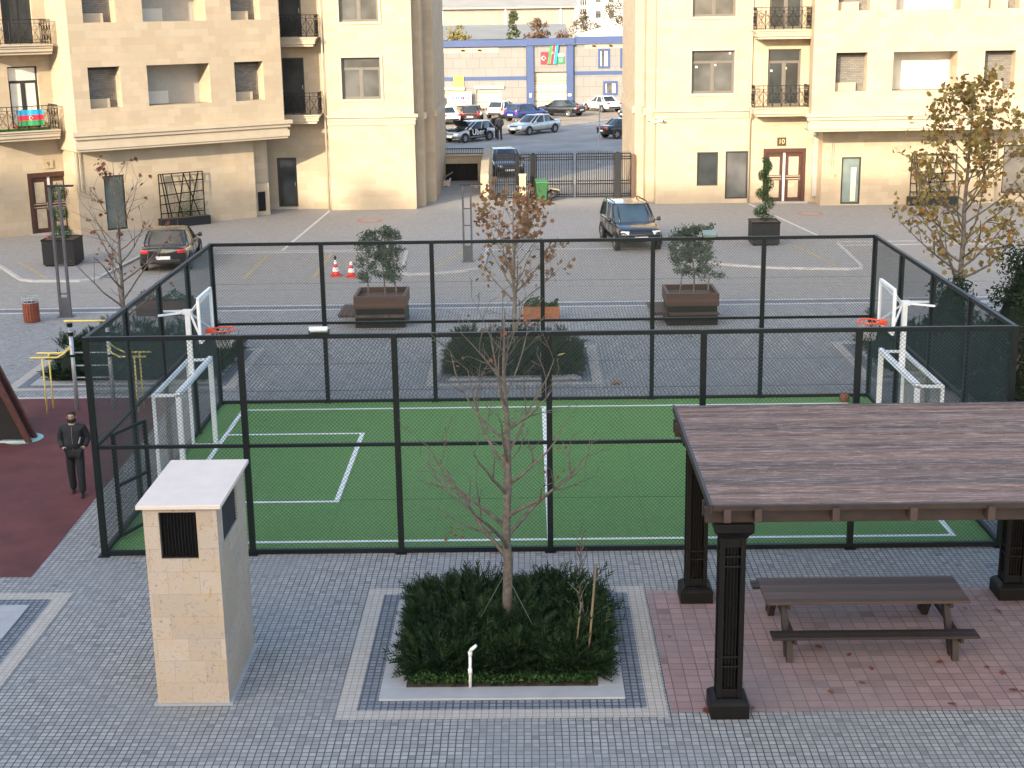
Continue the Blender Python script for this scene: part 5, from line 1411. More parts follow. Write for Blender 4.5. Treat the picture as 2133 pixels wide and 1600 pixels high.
# ---- right building
RO = (13.85, 46.3)
RB = thing('apartment_building', 'right sandstone apartment building with flat bay, balconies and entrance 10', 'building', (RO[0], RO[1], 0))
G1 = Fr(RO, 0, RO)
b = MB(); ops = [(1.66, 3.70, 5.26 + FL * k, 7.26 + FL * k) for k in range(2)] + [(2.0, 3.02, .85, 2.47), (3.38, 4.47, .2, 2.5), (5.2, 7.26, .02, 2.60, .15)] + [(5.30, 6.86, 4.64 + FL * k, 7.28 + FL * k) for k in range(2)]
G1.wall(b, 0, 7.95, 0, HB, ops)
stepped_side(G1, b, 0, -1, [(0, -.9), (.42, -2.4), (.85, -12)], 0, HB)
b.build('block_wall', m_wall, RB)
for k in range(2): casement(G1, RB, 1.66, 3.70, 5.26 + FL * k, 7.26 + FL * k, 0, m_glass, True, .74, .12, None, 3)
for k in range(2):
    casement(G1, RB, 5.30, 6.86, 4.64 + FL * k, 7.28 + FL * k, 0, m_glassd, True, .78, 0, m_frame, 2)
    balcony(G1, RB, 4.48, 7.1, 0, 1.15, 4.62 + FL * k, None, True, False, True, True)
metal_door(G1, RB, 2.0, 3.02, .85, 2.47, 0, m_glassd, 'low_window', False); metal_door(G1, RB, 3.38, 4.47, .2, 2.5, 0, glass_dark('grey_door', (.09, .09, .09)))
double_door(G1, RB, 5.2, 7.26, .02, 2.60, -.06)
b = MB(); cornice(G1, b, 0, 4.45, 4.1, 4.55, 0.0, ((0, .4, .06), (.4, .7, .10), (.7, 1, .2)), 1, 0); G1.box(b, -.12, .01, -.9, -.03, 4.22, 4.54); G1.box(b, -.54, -.41, -2.4, -.95, 4.22, 4.54); G1.box(b, -.97, -.84, -11.9, -2.45, 4.22, 4.54); b.build('cornice', m_trim, RB)
drainpipe(G1, RB, 4.5, 0, 0, HB)
G3 = Fr((20.65, 43.0), 0, RO)
wing(G3, RB, [(1.03, 2.45), (3.62, 6.52), (7.75, 9.15)], 10.0, -1.9, (1, 9), -3.3, (.45, -3.3), 'right', True)
b = MB(); G3.wall(b, .95, 9.2, 0, 3.66, [(1.9, 2.82, .06, 2.28)], -1.9); G3.side(b, .95, -3.4, -1.9, 0, 3.66); G3.side(b, 9.2, -1.9, -2.3, 0, 3.66); G3.wall(b, 9.2, 20, 0, HB, [(9.65, 11.9, .42, 2.72)] + [(12, 14, 5.26 + FL * k, 7.26 + FL * k) for k in range(2)], -2.3); b.build('ground_floor_wall', m_wall, RB)
dd = metal_door(G3, RB, 1.9, 2.82, .06, 2.28, -1.9, glass_dark('teal_glass', (.16, .20, .19)), 'glass_door')
b = MB(); G3.box(b, 2.38, 2.62, -2.02, -1.995, .18, 1.78); b.build('pale_strip', M('pale_cream', (.62, .62, .50), .6), dd)  # pale strip on the door pane
metal_door(G3, RB, 9.65, 11.9, .42, 2.72, -2.3, glass_dark('grey_shutter', (.14, .13, .12)), 'shop_window', False)
for k in range(2): casement(G3, RB, 12, 14, 5.26 + FL * k, 7.26 + FL * k, -2.3, m_glass)
for u in (1.38, 1.48):
    b = MB(); b.tube([G3.p(u, -1.86, 1.85), G3.p(u, -1.86, 3.6)], .022, 6); b.build('wall_pipe', m_trim, RB)
b = MB(); G3.box(b, 1.55, 1.66, -1.9, -1.86, 1.35, 1.5); b.build('door_bell', M('bell', (.4, .28, .15), .5), RB)
building_core(RB, [[(14.4, 47.3), (21.5, 47.3), (21.5, 58), (14.0, 58)], [(21.4, 46.0), (40, 46.0), (40, 58), (21.4, 58)], [(21.8, 45.2), (29.6, 45.2), (29.6, 46), (21.8, 46)]], RO)

# number plaques, camera, flag
def plaque(txt, F, u, z, o, w, h, lab, mb_, ml, org):
    c = F.p(u, o + .03, z) + Vector((org[0], org[1], 0))
    deg = math.atan2(F.U.y, F.U.x)
    t = thing('number_plaque', lab, 'plaque', c, deg, 'entrance number plaques')
    b = MB(); b.b2((-w / 2, -.02, -h / 2), (w / 2, .02, h / 2)); b.build('plate', mb_, t, bevel=.005)
    text_mesh(txt, h * .78, 'number', ml, t, Matrix.Translation((0, -.024, 0)) @ Matrix.Rotation(R(90), 4, 'X'), .004)
plaque('10', G1, 6.05, 2.93, 0, .42, .40, 'dark square plaque with number 10 above the right entrance', M('plaque_dark', (.05, .03, .02), .5), M('gold', (.55, .42, .2), .4), RO)
plaque('9', F3, -.62, 3.02, -2.3, .42, .36, 'beige square plaque with number 9 above the left entrance', M('plaque_beige', (.38, .30, .2), .5), M('bronze', (.12, .08, .04), .5), LO)
t = thing('security_camera', 'pair of white security cameras on the right building corner', 'camera', (13.85, 46.28, 3.98), 0)
b = MB(); b.box((-.02, -.06, 0), (.3, .1, .08)); b.build('bracket', m_white, t)
for s, a in ((-.25, -40), (.22, 30)):
    b = MB(); b.box((s, -.16, .03), (.12, .34, .11), R(a)); b.build('camera_body', m_white, t, bevel=.015)
    b = MB(); b.box((s + .17 * math.sin(R(a)), -.16 - .17 * math.cos(R(a)), .03), (.08, .03, .08), R(a)); b.build('lens', m_blk, t)

m_fb = M('flag_blue', (.02, .30, .52), .8, var=.05); m_fr = M('flag_red', (.62, .03, .05), .8, var=.05); m_fg = M('flag_green', (.03, .26, .09), .8, var=.05); m_fw = M('flag_white', (.78, .78, .76), .8, var=.03)
def crescent(mb, c, r, ax, ay, nrm, star=True):
    """flat crescent open to +ax, with a star"""
    c = Vector(c); out = []; inn = []
    for k in range(15):
        a = R(40 + 280 * k / 14); out.append(c + (ax * math.cos(a) + ay * math.sin(a)) * r)
    for k in range(15):
        a = R(52 + 256 * k / 14); inn.append(c + ax * r * .22 + (ax * math.cos(a) + ay * math.sin(a)) * r * .8)
    n = len(mb.v)
    mb.add(out + inn, [(i, i + 1, 15 + i + 1, 15 + i) for i in range(14)])
    if star:
        s = c + ax * r * .85; pts = [s + (ax * math.cos(R(36 * k)) + ay * math.sin(R(36 * k))) * (r * .42 if k % 2 == 0 else r * .17) for k in range(10)]
        mb.add([s] + pts, [(0, 1 + k, 1 + (k + 1) % 10) for k in range(10)])
def flag_h(lab, M0, w, h, group=None):
    """horizontal blue / red / green with white crescent, hung flat; M0 maps (x right, z up, y towards the viewer)"""
    t = thing('national_flag', lab, 'flag', (0, 0, 0), 0, group); t.matrix_world = M0
    n = 14
    def wv(x): return .03 * math.sin(x * 9) + .012 * math.sin(x * 23 + 1)
    for i, (m, nm) in enumerate(((m_fg, 'green_stripe'), (m_fr, 'red_stripe'), (m_fb, 'blue_stripe'))):
        b = MB()
        for k in range(n):
            x0 = -w / 2 + w * k / n; x1 = x0 + w / n; z0 = h * i / 3; z1 = z0 + h / 3
            b.quad((x0, -wv(x0), z0), (x1, -wv(x1), z0), (x1, -wv(x1), z1), (x0, -wv(x0), z1))
        b.build(nm, m, t)
    b = MB(); crescent(b, (-.03, -.06, h / 2), h * .12, Vector((1, 0, 0)), Vector((0, 0, 1)), None); b.build('crescent', m_fw, t)
    return t
pf = F3.p(-1.55, -1.10, 4.82) + Vector((LO[0], LO[1], 0))
flag_h('blue red and green flag with crescent hung on the lower left balcony', Matrix.Translation(pf + F3.N * .07) @ Matrix.Rotation(R(36), 4, 'Z'), 1.1, .66)
t = thing('balcony_mat', 'green and red plants on the lower left balcony floor', 'balcony plants', tuple(F3.p(-1.7, -1.6, 4.62) + Vector((LO[0], LO[1], 0))), R(36))
b = MB(); b.b2((-1.3, -.38, 0), (1.0, .3, .05)); b.build('mat', M('grass_mat', (.04, .17, .03), .9), t)
b = MB(); rg = random.Random(6)
for _ in range(160): leaf(b, Vector((rg.uniform(-.5, .9), rg.uniform(-.3, .1), .08 + rg.random() * .22)), .09, rg, OVAL, .2)
b.build('flowers', M('red_flowers', (.40, .07, .05), .8), t)

# trellis planters
def trellis(lab, loc, rz, seed):
    rg = random.Random(seed); t = thing('trellis_planter', lab, 'trellis planter', loc, rz, 'trellis planters on the facades')
    w = 1.05; b = MB(); b.b2((-w - .12, -.55, 0), (w + .12, -.08, .40)); b.build('trough', m_anth, t, bevel=.01)
    b = MB(); b.b2((-w - .06, -.5, .39), (w + .06, -.13, .412)); b.build('soil', m_soil, t)
    b = MB(); z0, z1 = .40, 2.38
    for a, c in (((-w, z0), (-w, z1)), ((w, z0), (w, z1)), ((-w, z1), (w, z1)), ((-w, .62), (w, .60)), ((-w, 1.02), (w, 1.12)), ((-w, 1.42), (w, 1.52)), ((-w, 1.98), (w, 2.02)),
                 ((-.85, z1), (-.55, z0)), ((-.45, z1), (-.02, z0)), ((.15, z1), (-.25, z0)), ((.12, z1), (.8, z0)), ((.45, z1), (.35, z0)), ((.85, z1), (.30, z0)), ((-.7, z0), (-.95, z1))):
        b.bar((a[0], -.2, a[1]), (c[0], -.2, c[1]), .045, .035, up=(0, 1, 0))
    b.build('trellis', m_iron, t)
    b = MB()
    for _ in range(420):
        x = rg.gauss(.15, .45); z = .45 + abs(rg.gauss(0, .38))
        leaf(b, Vector((x, -.25 + rg.uniform(-.1, .1), z)), rg.uniform(.05, .09), rg, OVAL, .1)
    b.build('leaves', f_ivy, t)
pp = F3.p(4.75, -.75, 0) + Vector((LO[0], LO[1], 0)); trellis('dark trellis planter with climber on the left building', tuple(pp), R(36), 3)
trellis('dark trellis planter behind the tall plane tree on the right building', (26.85, 44.9, 0), 0, 5)

# ------------------------------------------------------------------ gate zone
gf = thing('iron_fence_gate', 'black spear-topped iron gate and fence between the two buildings', 'gate', (10, 48.6, 0))
def gx(x): return x - 10
def bars(mb, x0, x1, z0, z1, step=.115):
    n = max(1, round((x1 - x0) / step))
    for k in range(1, n):
        x = x0 + (x1 - x0) * k / n; mb.bar((gx(x), 0, z0), (gx(x), 0, z1), .036)
        mb.add([(gx(x) - .018, 0, z1), (gx(x), -.018, z1), (gx(x) + .018, 0, z1), (gx(x), .018, z1), (gx(x), 0, z1 + .13)], [(0, 1, 4), (1, 2, 4), (2, 3, 4), (3, 0, 4)])
for x0, x1, kind in ((6.0, 7.02, 'fence_panel'), (7.26, 7.78, 'fence_panel'), (8.06, 9.93, 'gate_leaf'), (10.07, 11.98, 'gate_leaf'), (12.30, 12.82, 'fence_panel')):
    b = MB(); bars(b, x0, x1, .1, 2.28)
    for z in (.12, .24, .76, .90, 1.98, 2.10, 2.25): b.bar((gx(x0), 0, z), (gx(x1), 0, z), .05, .05)
    b.bar((gx(x0) + .02, 0, .08), (gx(x0) + .02, 0, 2.27), .05); b.bar((gx(x1) - .02, 0, .08), (gx(x1) - .02, 0, 2.27), .05)
    b.build(kind, m_blk, gf)
for x, w in ((7.14, .2), (7.92, .25), (12.14, .28)):
    b = MB(); b.box((gx(x), 0, 1.14), (w, .2, 2.28)); b.loft([[(gx(x) - w / 2, -.1, 2.28), (gx(x) + w / 2, -.1, 2.28), (gx(x) + w / 2, .1, 2.28), (gx(x) - w / 2, .1, 2.28)], [(gx(x) - .02, -.02, 2.34), (gx(x) + .02, -.02, 2.34), (gx(x) + .02, .02, 2.34), (gx(x) - .02, .02, 2.34)]]); b.build('gate_post', m_blk if x < 12 else m_anth, gf)
b = MB(); b.box((gx(12.92), 0, 1.1), (.16, .2, 2.2)); b.build('gate_post', M('brown_post', (.09, .05, .035), .6), gf)
# ramp
rp = thing('ramp_entrance', 'low underground garage portal with dark slatted door and sloped side wall', 'garage entrance', (4, 55, 0))
def rv(x, y): return (x - 4, y - 55)
b = MB()
prof = [(49.0, 0), (49.0, 1.28), (51.0, 1.75), (57.6, 1.75), (57.6, 0)]
for xa, xb in ((5.25, 5.66),):
    vs = [(xa - 4, y - 55, z) for y, z in prof] + [(xb - 4, y - 55, z) for y, z in prof]
    b.add(vs, [(0, 1, 2, 3, 4), (9, 8, 7, 6, 5), (0, 5, 6, 1), (1, 6, 7, 2), (2, 7, 8, 3), (3, 8, 9, 4)])
b.build('side_wall', m_wall, rp)
b = MB(); b.b2((-.98, 2.0, .98), (1.25, 2.5, 1.42)); b.b2((-1.9, 2.0, .98), (-.98, 2.5, 1.42)); b.b2((.85, 2.02, 0), (1.25, 2.48, .98)); b.b2((-1.9, 2.5, 1.30), (1.25, 5.0, 1.40)); b.build('portal', m_wall, rp)
b = MB(); b.b2((-1.95, 1.9, 1.40), (1.25, 2.1, 1.50)); b.build('coping', m_trim, rp)
b = MB(); b.quad((-1.9, 2.3, 0), (.85, 2.3, 0), (.85, 2.3, .98), (-1.9, 2.3, .98))
for k in range(6): b.b2((-1.9 + k * .5, 2.18, 0), (-1.9 + k * .5 + .06, 2.28, .98))
b.build('slatted_door', m_blk, rp)
b = MB()
for k in range(27): b.bar((-1.45 + k * .1, 2.35, 1.42), (-1.45 + k * .1, 2.35, 1.78), .03)
b.bar((-1.45, 2.35, 1.78), (1.18, 2.35, 1.78), .05); b.bar((-1.45, 2.35, 1.5), (1.18, 2.35, 1.5), .04); b.build('railing', m_iron, rp)
# barrier with warning triangle
t = thing('road_barrier', 'pale plastic road barrier with red warning triangle and planks on top', 'barrier', (2.82, 54.6, 0), R(4))
b = MB()
for k in range(6): b.box((-.5 + k * .2, 0, .17), (.19, .22, .28 + .06 * (k % 2)))
m_bar = M('barrier_pale', (.55, .42, .36), .6); b.build('barrier_body', m_bar, t, bevel=.03)
b = MB(); b.bar((-.55, .15, .55), (.15, .1, .48), .05, .12); b.bar((.05, .1, .35), (.75, .2, .75), .05, .08); b.box((-.15, .2, .38), (.8, .25, .16)); b.build('planks', M('old_plank', (.12, .12, .09), .8), t)
b = MB(); b.add([(-.32, -.14, .02), (.16, -.14, .02), (-.08, -.14, .42)], [(0, 1, 2)]); tri = b.build('warning_triangle', M('triangle_red', (.35, .04, .03), .5), t)
b = MB(); b.add([(-.16, -.146, .11), (.0, -.146, .11), (-.08, -.146, .25)], [(0, 1, 2)]); b.build('triangle_centre', M('triangle_dark', (.08, .02, .02), .5), tri)
b = MB()
for s in (-1, 1): b.box((s * .56, -.05, .28), (.08, .1, .36), mat=Matrix.Rotation(R(18) * s, 3, 'Y'))
b.build('upright', M('barrier_white', (.6, .55, .5), .6), t)
# pillar, wheelie bin, bags
t = thing('stone_pillar', 'short square sandstone pillar before the iron fence', 'pillar', (7.38, 48.0, 0))
b = MB(); b.b2((-.17, -.17, 0), (.17, .17, 1.3)); b.build('shaft', m_wall, t, bevel=.01)
b = MB(); b.b2((-.2, -.2, 1.3), (.2, .2, 1.36)); b.build('cap', m_trim, t)
t = thing('wheelie_bin', 'green plastic wheelie bin before the iron fence', 'wheelie bin', (8.32, 47.8, 0), R(5)); m_gb = M('green_plastic', (.022, .095, .03), .5); m_gl = M('green_lid', (.05, .17, .055), .5)
b = MB(); b.loft([[(-.22, -.25, .08), (.22, -.25, .08), (.22, .25, .08), (-.22, .25, .08)], [(-.29, -.34, .95), (.29, -.34, .95), (.29, .34, .95), (-.29, .34, .95)]]); b.build('tub', m_gb, t, bevel=.02)
b = MB(); b.box((0, 0, 1.02), (.62, .74, .06), mat=Matrix.Rotation(R(8), 3, 'X')); b.build('lid', m_gl, t, bevel=.02)
for s in (-1, 1): b = MB(); b.lathe([(.09, -.03), (.1, 0), (.09, .03)], (s * .24, .28, .1), 12, 'X'); b.build('wheel', m_rubberb, t)
t = thing('rubbish_heap', 'dark rubbish bags under a cardboard sheet beside the green bin', 'rubbish', (8.92, 47.9, 0))
rg = random.Random(4)
for k in range(2):
    b = MB(); rings = []
    for i in range(7):
        a = i / 6 * PI; rr = .26 * math.sin(a) + .01; z = .26 - .26 * math.cos(a)
        rings.append([((k - 1) * .26 + rr * math.cos(w) * rg.uniform(.85, 1.15), (k % 2) * .2 + rr * math.sin(w) * rg.uniform(.85, 1.15), z + (.1 if k == 1 else 0)) for w in [j * PI / 6 for j in range(12)]])
    b.loft(rings); b.build('bag', M('bag_black', (.03, .032, .036), .4), t, True)
b = MB(); b.box((-.05, .05, .62), (.7, .5, .02), mat=Matrix.Rotation(R(12), 3, 'Y')); b.build('cardboard', M('cardboard', (.55, .42, .25), .8), t)
t = thing('street_pole', 'thin grey pole in the street behind the iron gate', 'pole', (12.1, 66, 0)); b = MB(); b.tube([(0, 0, 0), (0, 0, 3.6)], .04, 8); b.build('shaft', m_galv, t)
b = MB(); b.box((0, 0, .02), (.25, .25, .04)); b.build('base_plate', m_galv, t)

# ------------------------------------------------------------------ street
sheet('street', [(-80, 62), (80, 62), (80, 152), (30, 122), (8.5, 90.5), (-2, 76), (-80, 20)], -.022, m_asph)
sheet('street_apron', [(2.3, 62), (14, 62), (14, 63), (2.3, 63)], -.015, m_asph)
sheet('verge', [(-80, 118), (-80, 22), (-2, 77), (8.0, 91.2), (29, 122.5)], -.016, m_dirt)
kb2 = MB(); kb2.bar((-2, 76.6, .02), (8.2, 90.8, .02), .18, .12); kb2.bar((8.2, 90.8, .02), (29.5, 122.3, .02), .18, .12); struct('street_kerb', kb2, m_kerb)

# blue trimmed workshop
BB = thing('workshop_building', 'grey panelled workshop with blue parapet, blue portal and pale shutters', 'building', (10, 118, 0))
m_pan = stone('cladding', (.20, .20, .20), (.188, .188, .188), (.12, .12, .12), 1.25, .95, .02, .1, (.5, .45, .38)); m_blu = M('blue_trim', (.035, .065, .175), .5, var=.1, scale=.6); m_shut = planks('shutter', (.43, .37, .29), 2, .12, .5, 0, dark=(.4, .34, .27)); m_apr = M('apricot', (.46, .35, .27), .8)
Q = Fr((10, 118), 0, (10, 118))
b = MB(); Q.wall(b, -30, -2.35, 0, 5.8, [(-10.8, -8.55, 0, 1.75), (-7.2, -4.75, 0, 1.82)]); Q.wall(b, 2.2, 30, 0, 5.9, [(4.6, 5.65, 3.65, 5.4), (6.72, 7.85, 3.65, 5.45), (5.1, 6.4, 1.1, 2.35), (7.8, 8.9, 1.4, 2.5)]); Q.wall(b, -1.65, 1.5, 3.35, 5.85, [], .1); b.build('wall', m_pan, BB)
b = MB(); Q.box(b, -30, 2.0 - 4.4, -.3, .35, 5.8, 6.42); Q.box(b, -2.4, 2.3, -.3, .5, 5.88, 6.5); Q.box(b, 2.3, 30, -.3, .35, 5.95, 6.62); b.build('parapet', m_blu, BB)
b = MB(); Q.box(b, -2.32, -1.65, -.1, .3, 0, 5.85); b.build('portal_column', m_blu, BB)
b = MB(); Q.box(b, 1.5, 2.17, -.1, .3, 0, 5.9); b.build('portal_column', m_blu, BB)
b = MB(); Q.box(b, -30, -2.36, 0, .03, 2.62, 2.98); Q.box(b, 2.2, 30, 0, .03, 3.0, 3.36); Q.box(b, 2.2, 30, 0, .03, .0, .25); b.build('band', m_blu, BB)
b = MB(); Q.box(b, -30, -5.0, 0, .02, 5.25, 5.72); Q.box(b, 3.3, 30, 0, .02, 5.5, 5.92); b.build('fascia_strip', m_apr, BB)
b = MB(); b.quad(Q.p(-1.65, -.2, 0), Q.p(1.5, -.2, 0), Q.p(1.5, -.2, 3.35), Q.p(-1.65, -.2, 3.35)); Q.box(b, -.35, -.28, -.2, -.15, 0, 3.3); b.build('gate', m_shut, BB)
for a, c, z in ((-10.8, -8.55, 1.75), (-7.2, -4.75, 1.82)):
    b = MB(); b.quad(Q.p(a, -.15, 0), Q.p(c, -.15, 0), Q.p(c, -.15, z), Q.p(a, -.15, z)); sh = b.build('shutter', m_shut, BB)
    b = MB(); Q.box(b, a - .2, c + .2, .0, .22, z + .02, z + .28); b.build('shutter_box', M('cream_box', (.68, .64, .52), .6), sh)
for (a, c, z0, z1) in ((4.6, 5.65, 3.65, 5.4), (6.72, 7.85, 3.65, 5.45), (5.1, 6.4, 1.1, 2.35), (7.8, 8.9, 1.4, 2.5)):
    b = MB(); w = .18
    Q.box(b, a - .05, a + w, -.1, .05, z0 - .05, z1 + .05); Q.box(b, c - w, c + .05, -.1, .05, z0 - .05, z1 + .05); Q.box(b, a + w, c - w, -.1, .048, z1 - w, z1 + .05); Q.box(b, a + w, c - w, -.1, .048, z0 - .05, z0 + w)
    wn_ = b.build('window', m_blu, BB); b = MB(); b.quad(Q.p(a, -.08, z0), Q.p(c, -.08, z0), Q.p(c, -.08, z1), Q.p(a, -.08, z1)); b.build('pane', m_glass, wn_)
    b = MB(); Q.box(b, a + w, a + w + .12, -.07, -.03, z0 + w, z1 - w); Q.box(b, c - w - .3, c - w, -.07, -.03, z0 + w, z1 - w); b.build('sash', m_white, wn_)
b = MB(); b.b2((-30, .3, 0), (-2.4, 22, 5.7)); b.b2((-2.4, .6, 0), (2.3, 22, 5.75)); b.b2((2.3, .3, 0), (30, 22, 5.8)); b.build('roof', m_roof, BB)
for nm, x, z, w, h in (('white_box', -1.98, 1.0, .22, .35), ('white_box', 1.8, 1.05, .3, .22)):
    b = MB(); Q.box(b, x - w / 2, x + w / 2, .3, .36, z, z + h); b.build('switch_box', m_white, BB)
b = MB()
for x in (-8.6, -7.0, 4.0, 5.6, 7.1): Q.box(b, x, x + .3, .02, .25, 5.42 if x < 0 else 5.66, 5.56 if x < 0 else 5.8)
b.build('floodlight', m_anth, BB)
# flags over the portal
FG = 'flags above the blue portal'
t = thing('national_flag', 'small red flag with white crescent, left above the portal gate', 'flag', (9.4, 117.8, 4.08), 0, FG)
b = MB(); b.b2((-.36, -.02, 0), (.36, .02, 1.15)); b.build('cloth', m_fr, t); b = MB(); crescent(b, (-.08, -.026, .58), .2, Vector((1, 0, 0)), Vector((0, 0, 1)), None); b.build('crescent', m_fw, t)
t = thing('national_flag', 'small green and white flag with crescent, right above the portal gate', 'flag', (10.97, 117.8, 4.14), 0, FG)
b = MB(); b.b2((-.3, -.02, 0), (.3, .02, .66)); b.build('green_field', m_fg, t); b = MB(); b.b2((-.3, -.02, .66), (.3, .02, .92)); b.build('white_field', m_fw, t); b = MB(); crescent(b, (0, -.026, .33), .16, Vector((.7, 0, .7)), Vector((-.7, 0, .7)), None); b.build('crescent', m_fw, t)
t = thing('national_flag', 'tall hanging green red and blue flag in the middle above the portal gate', 'flag', (10.1, 117.65, 4.1), 0, FG)
for i, m in enumerate((m_fg, m_fr, m_fb)):
    b = MB(); x0 = -.42 + i * .28
    for k in range(8):
        z0 = 2.05 * k / 8; z1 = 2.05 * (k + 1) / 8; s0 = .3 * (k / 8); s1 = .3 * ((k + 1) / 8); y0 = .04 * math.sin(k); y1 = .04 * math.sin(k + 1)
        b.quad((x0 + s0, y0, z0), (x0 + .28 + s0, y0, z0), (x0 + .28 + s1, y1, z1), (x0 + s1, y1, z1))
    b.build(('green_stripe', 'red_stripe', 'blue_stripe')[i], m, t)
b = MB(); crescent(b, (.1, -.07, 1.05), .09, Vector((1, 0, 0)), Vector((0, 0, 1)), None); b.build('crescent', m_fw, t)
b = MB(); b.tube([(.3, .06, -.1), (.42, .06, 2.3)], .025, 6); b.build('flagpole', m_galv, t)
# banner and poster
t = thing('banner', 'yellow green hanging banner on the workshop wall', 'banner', (1.1, 117.9, 1.62), 0)
b = MB(); b.b2((-.48, -.02, 0), (.48, .02, 1.5)); b.build('cloth', M('lime', (.55, .55, .10), .8), t); b = MB(); b.b2((-.25, -.024, .2), (.25, -.02, .36)); b.b2((-.2, -.024, 1.1), (.2, -.02, 1.3)); b.build('print', M('olive_print', (.28, .30, .06), .8), t)
t = thing('poster_board', 'white poster board with blue and red print below the green banner', 'poster', (1.35, 117.3, .35), 0)
b = MB(); b.b2((-.95, -.03, 0), (.95, .03, 1.25)); b.build('board', m_fw, t); b = MB()
for k in range(7): b.b2((-.8 + k * .23, -.036, .5 + .05 * (k % 3)), (-.64 + k * .23, -.03, .82 + .04 * (k % 2)))
b.b2((-.8, -.036, 1.0), (.8, -.03, 1.08)); b.build('blue_print', M('print_blue', (.06, .10, .45), .6), t)
b = MB(); b.b2((.0, -.036, .62), (.3, -.0305, .74)); b.b2((-.3, -.036, .15), (.5, -.03, .3)); b.build('red_print', M('print_red', (.5, .08, .12), .6), t)
b = MB(); b.b2((-.9, -.05, -.36), (-.84, .05, 0)); b.b2((.84, -.05, -.36), (.9, .05, 0)); b.build('leg', m_galv, t)

# background
WH = thing('warehouse', 'long grey warehouse with corrugated roof behind the workshop', 'building', (0, 200, 0))
b = MB(); b.b2((-70, 0, 0), (15.05, 30, 9.3)); b.build('wall', stone('grey_sheet', (.25, .235, .215), (.21, .2, .18), (.17, .155, .14), 2.4, 3.0, .03, .3, (.4, .37, .33)), WH)
b = MB(); b.add([(-70, -.6, 9.5), (15.6, -.6, 9.5), (15.0, 30, 15.5), (-70, 30, 15.5)], [(0, 1, 2, 3)]); b.b2((-70, -.7, 9.28), (15.6, -.5, 9.5)); b.build('roof', M('sheet_roof', (.28, .27, .25), .7, var=.1, scale=.3), WH)
b = MB()
for x in (-5.0, 4.5, 12.8): b.b2((x, -.14, 4), (x + .25, -.02, 9.28))
b.build('downpipe', m_white, WH)
SH = thing('shed', 'low grey shed roof directly behind the workshop parapet', 'building', (0, 160, 0))
b = MB(); b.b2((-40, 0, 0), (12.5, 16, 5.6)); b.build('wall', m_plaster, SH); b = MB(); b.add([(-40, -1, 5.65), (13, -1, 5.65), (13, 16.5, 7.2), (-40, 16.5, 7.2)], [(0, 1, 2, 3)]); b.build('roof', M('grey_shed_roof', (.22, .22, .21), .8, var=.12, scale=.3), SH)
WT = thing('white_roof_hall', 'hall with low white pitched roof at the right behind the workshop', 'building', (19, 150, 0))
b = MB(); b.b2((-5, 0, 0), (9, 12, 6.0)); b.build('wall', m_plaster, WT); b = MB(); b.add([(-5.2, -.2, 6.05), (-1.0, -.2, 7.1), (9.2, -.2, 6.3), (9.2, 12, 6.3), (-1, 12, 7.1), (-5.2, 12, 6.05), (-5.2, -.2, 5.9), (9.2, -.2, 5.9)], [(0, 1, 4, 5), (1, 2, 3, 4), (0, 6, 7, 2, 1)]); b.build('roof', m_plasterw, WT)
TW = thing('white_tower_block', 'tall white residential tower with dark window strips in the far background', 'building', (24, 262, 0))
b = MB(); b.b2((-7.4, 0, 0), (14, 14, 48)); b.build('wall', M('tower_white', (.55, .55, .54), .7, var=.03), TW)
for x0, x1 in ((-5.9, -4.6), (2.6, 4.1), (9, 10.4)):
    b = MB()
    for k in range(16):
        z = 1 + k * 2.9
        for j in range(3): b.b2((x0 + j * (x1 - x0) / 3 + .05, -.06, z), (x0 + (j + 1) * (x1 - x0) / 3 - .05, -.002, z + 1.0)); b.b2((x0 + j * (x1 - x0) / 3 + .05, -.06, z + 1.2), (x0 + (j + 1) * (x1 - x0) / 3 - .05, -.002, z + 2.3))
    b.build('window_strip', m_glass, TW)
b = MB()
for k in range(16): b.b2((-2.9, -.06, 1.5 + k * 2.9), (-1.9, -.002, 2.8 + k * 2.9)); b.b2((-.4, -.06, 1.5 + k * 2.9), (.6, -.002, 2.8 + k * 2.9))
b.build('small_window', m_glass, TW)
def far_tree(lab, loc, h, w, seed, mat, cone=False, n=1500):
    rg = random.Random(seed); t = thing('background_tree', lab, 'tree', loc, 0, 'trees behind the workshop')
    b = MB(); b.tube([(0, 0, 0), (.1, 0, h * .6)], [.22, .1], 7); b.build('trunk', m_bark, t)
    b = MB(); cl = []
    for _ in range(34):
        f = rg.random(); z = h * (.28 + .68 * f); rr = w * ((1 - f) ** .7 if cone else math.sin(PI * (.18 + .75 * f))) * rg.uniform(.3, .95); a = rg.uniform(0, 6.3)
        cl.append((Vector((rr * math.cos(a), rr * math.sin(a), z)), w * rg.uniform(.22, .4)))
    for c, s in cl:
        for _ in range(n // 34): d = rvec(rg); leaf(b, c + d * s * rg.uniform(.3, 1.05), rg.uniform(.22, .42), rg, OVAL, .2)
    b.build('crown', mat, t)
far_tree('yellow leaved tree behind the left end of the blue parapet', (-.3, 148, 0), 7.6, 2.1, 1, f_far1)
far_tree('low yellow bush at the far left behind the parapet', (-3.2, 148, 0), 6.7, 1.6, 12, f_far1, n=900)
far_tree('slim green cypress behind the portal', (6.2, 150, 0), 9.2, 1.5, 2, f_far2, True)
far_tree('brown leaved tree right of the green cypress', (9.2, 151, 0), 8.4, 1.7, 3, f_far3)
far_tree('low rust coloured bush between the brown tree and the white roof', (12.0, 150, 0), 6.9, 1.8, 4, f_far3, n=1000)
far_tree('broad olive brown tree below the white tower', (19.2, 172, 0), 10.2, 3.2, 5, f_far4)
far_tree('olive brown tree at the left below the white tower', (15.4, 173, 0), 8.8, 2.2, 6, f_far4)
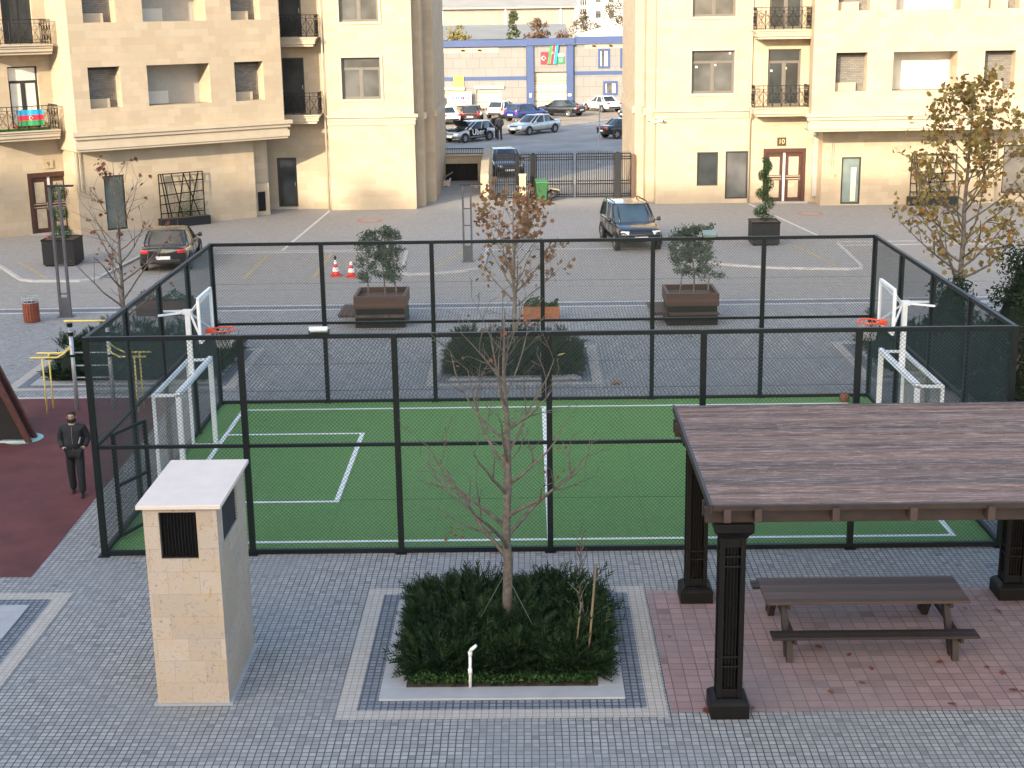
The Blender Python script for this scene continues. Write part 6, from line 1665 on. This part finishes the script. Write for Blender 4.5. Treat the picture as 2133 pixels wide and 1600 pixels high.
far_tree('olive brown tree at the right edge below the white tower', (23.5, 172, 0), 9.2, 2.4, 7, f_far4)

# unseen block, added far behind the camera to shade the courtyard
CBt = thing('shade_block', 'tall unseen apartment block far behind the viewpoint, added to shade the whole courtyard', 'building', (-70, -75, 0))
b = MB(); b.b2((-75, -16, 0), (58, 0, 41.75)); b.build('wall', m_wall, CBt)
b = MB(); b.b2((-75.3, -16.3, 41.76), (58.3, .3, 42.0)); b.b2((14.5, -15, 42.0), (58, 0, 43.25)); b.b2((2.2, -6, 42.0), (3.7, 0, 43.4)); b.b2((-1.9, -6, 42.0), (-.5, 0, 42.9)); b.build('roof', m_roof, CBt)  # roof steps and stubs shaped for the shadow edge on the facades
b = MB()
for i in range(18):
    for k in range(12): b.b2((-72 + i * 7, .002, 1.2 + k * 3.57), (-69.8 + i * 7, .03, 3.0 + k * 3.57))
b.build('window_row', m_glass, CBt)

# ------------------------------------------------------------------ light and camera
SUN_EL, SUN_AZ = R(17.0), R(29.0)       # light travels towards (sin az, cos az)
w = bpy.data.worlds.new('World'); scene.world = w; w.use_nodes = True
nt = w.node_tree; bg = nt.nodes['Background']
sky = nt.nodes.new('ShaderNodeTexSky'); sky.sky_type = 'NISHITA'; sky.sun_disc = False; sky.sun_elevation = SUN_EL
sky.sun_rotation = PI + SUN_AZ; sky.air_density = 1.0; sky.dust_density = 3.5; sky.ozone_density = 1.0
nt.links.new(sky.outputs[0], bg.inputs[0]); bg.inputs[1].default_value = .15
sl = bpy.data.lights.new('sun', 'SUN'); sl.energy = 2.0; sl.angle = R(.53); sl.color = (1.0, .86, .64)
so = bpy.data.objects.new('sun', sl); col.objects.link(so)
d = Vector((math.sin(SUN_AZ) * math.cos(SUN_EL), math.cos(SUN_AZ) * math.cos(SUN_EL), -math.sin(SUN_EL)))
so.rotation_euler = d.to_track_quat('-Z', 'Y').to_euler(); so.location = (0, 0, 60)
cd = bpy.data.cameras.new('camera'); cam = bpy.data.objects.new('camera', cd); col.objects.link(cam); scene.camera = cam
cd.sensor_width = 36; cd.lens = 3002.04 / 2133 * 36; cd.clip_end = 3000; cd.clip_start = .1
yaw, pitch, roll = 1.27447672e-02, 2.55137157e-01, -1.51704636e-02
f = Vector((-math.sin(yaw) * math.cos(pitch), math.cos(yaw) * math.cos(pitch), -math.sin(pitch))); r = Vector((math.cos(yaw), math.sin(yaw), 0)); u = r.cross(f)
r2 = r * math.cos(roll) + u * math.sin(roll); u2 = u * math.cos(roll) - r * math.sin(roll)
mw = Matrix((r2, u2, -f)).transposed().to_4x4(); mw.translation = (7.61645, -24.06067, 9.35416); cam.matrix_world = mw
vs = scene.view_settings; vs.view_transform = 'Standard'; vs.look = 'None'; vs.gamma = 1.0; vs.use_curve_mapping = False; vs.exposure = 1.92
scene.cycles.max_bounces = 6; scene.cycles.diffuse_bounces = 4
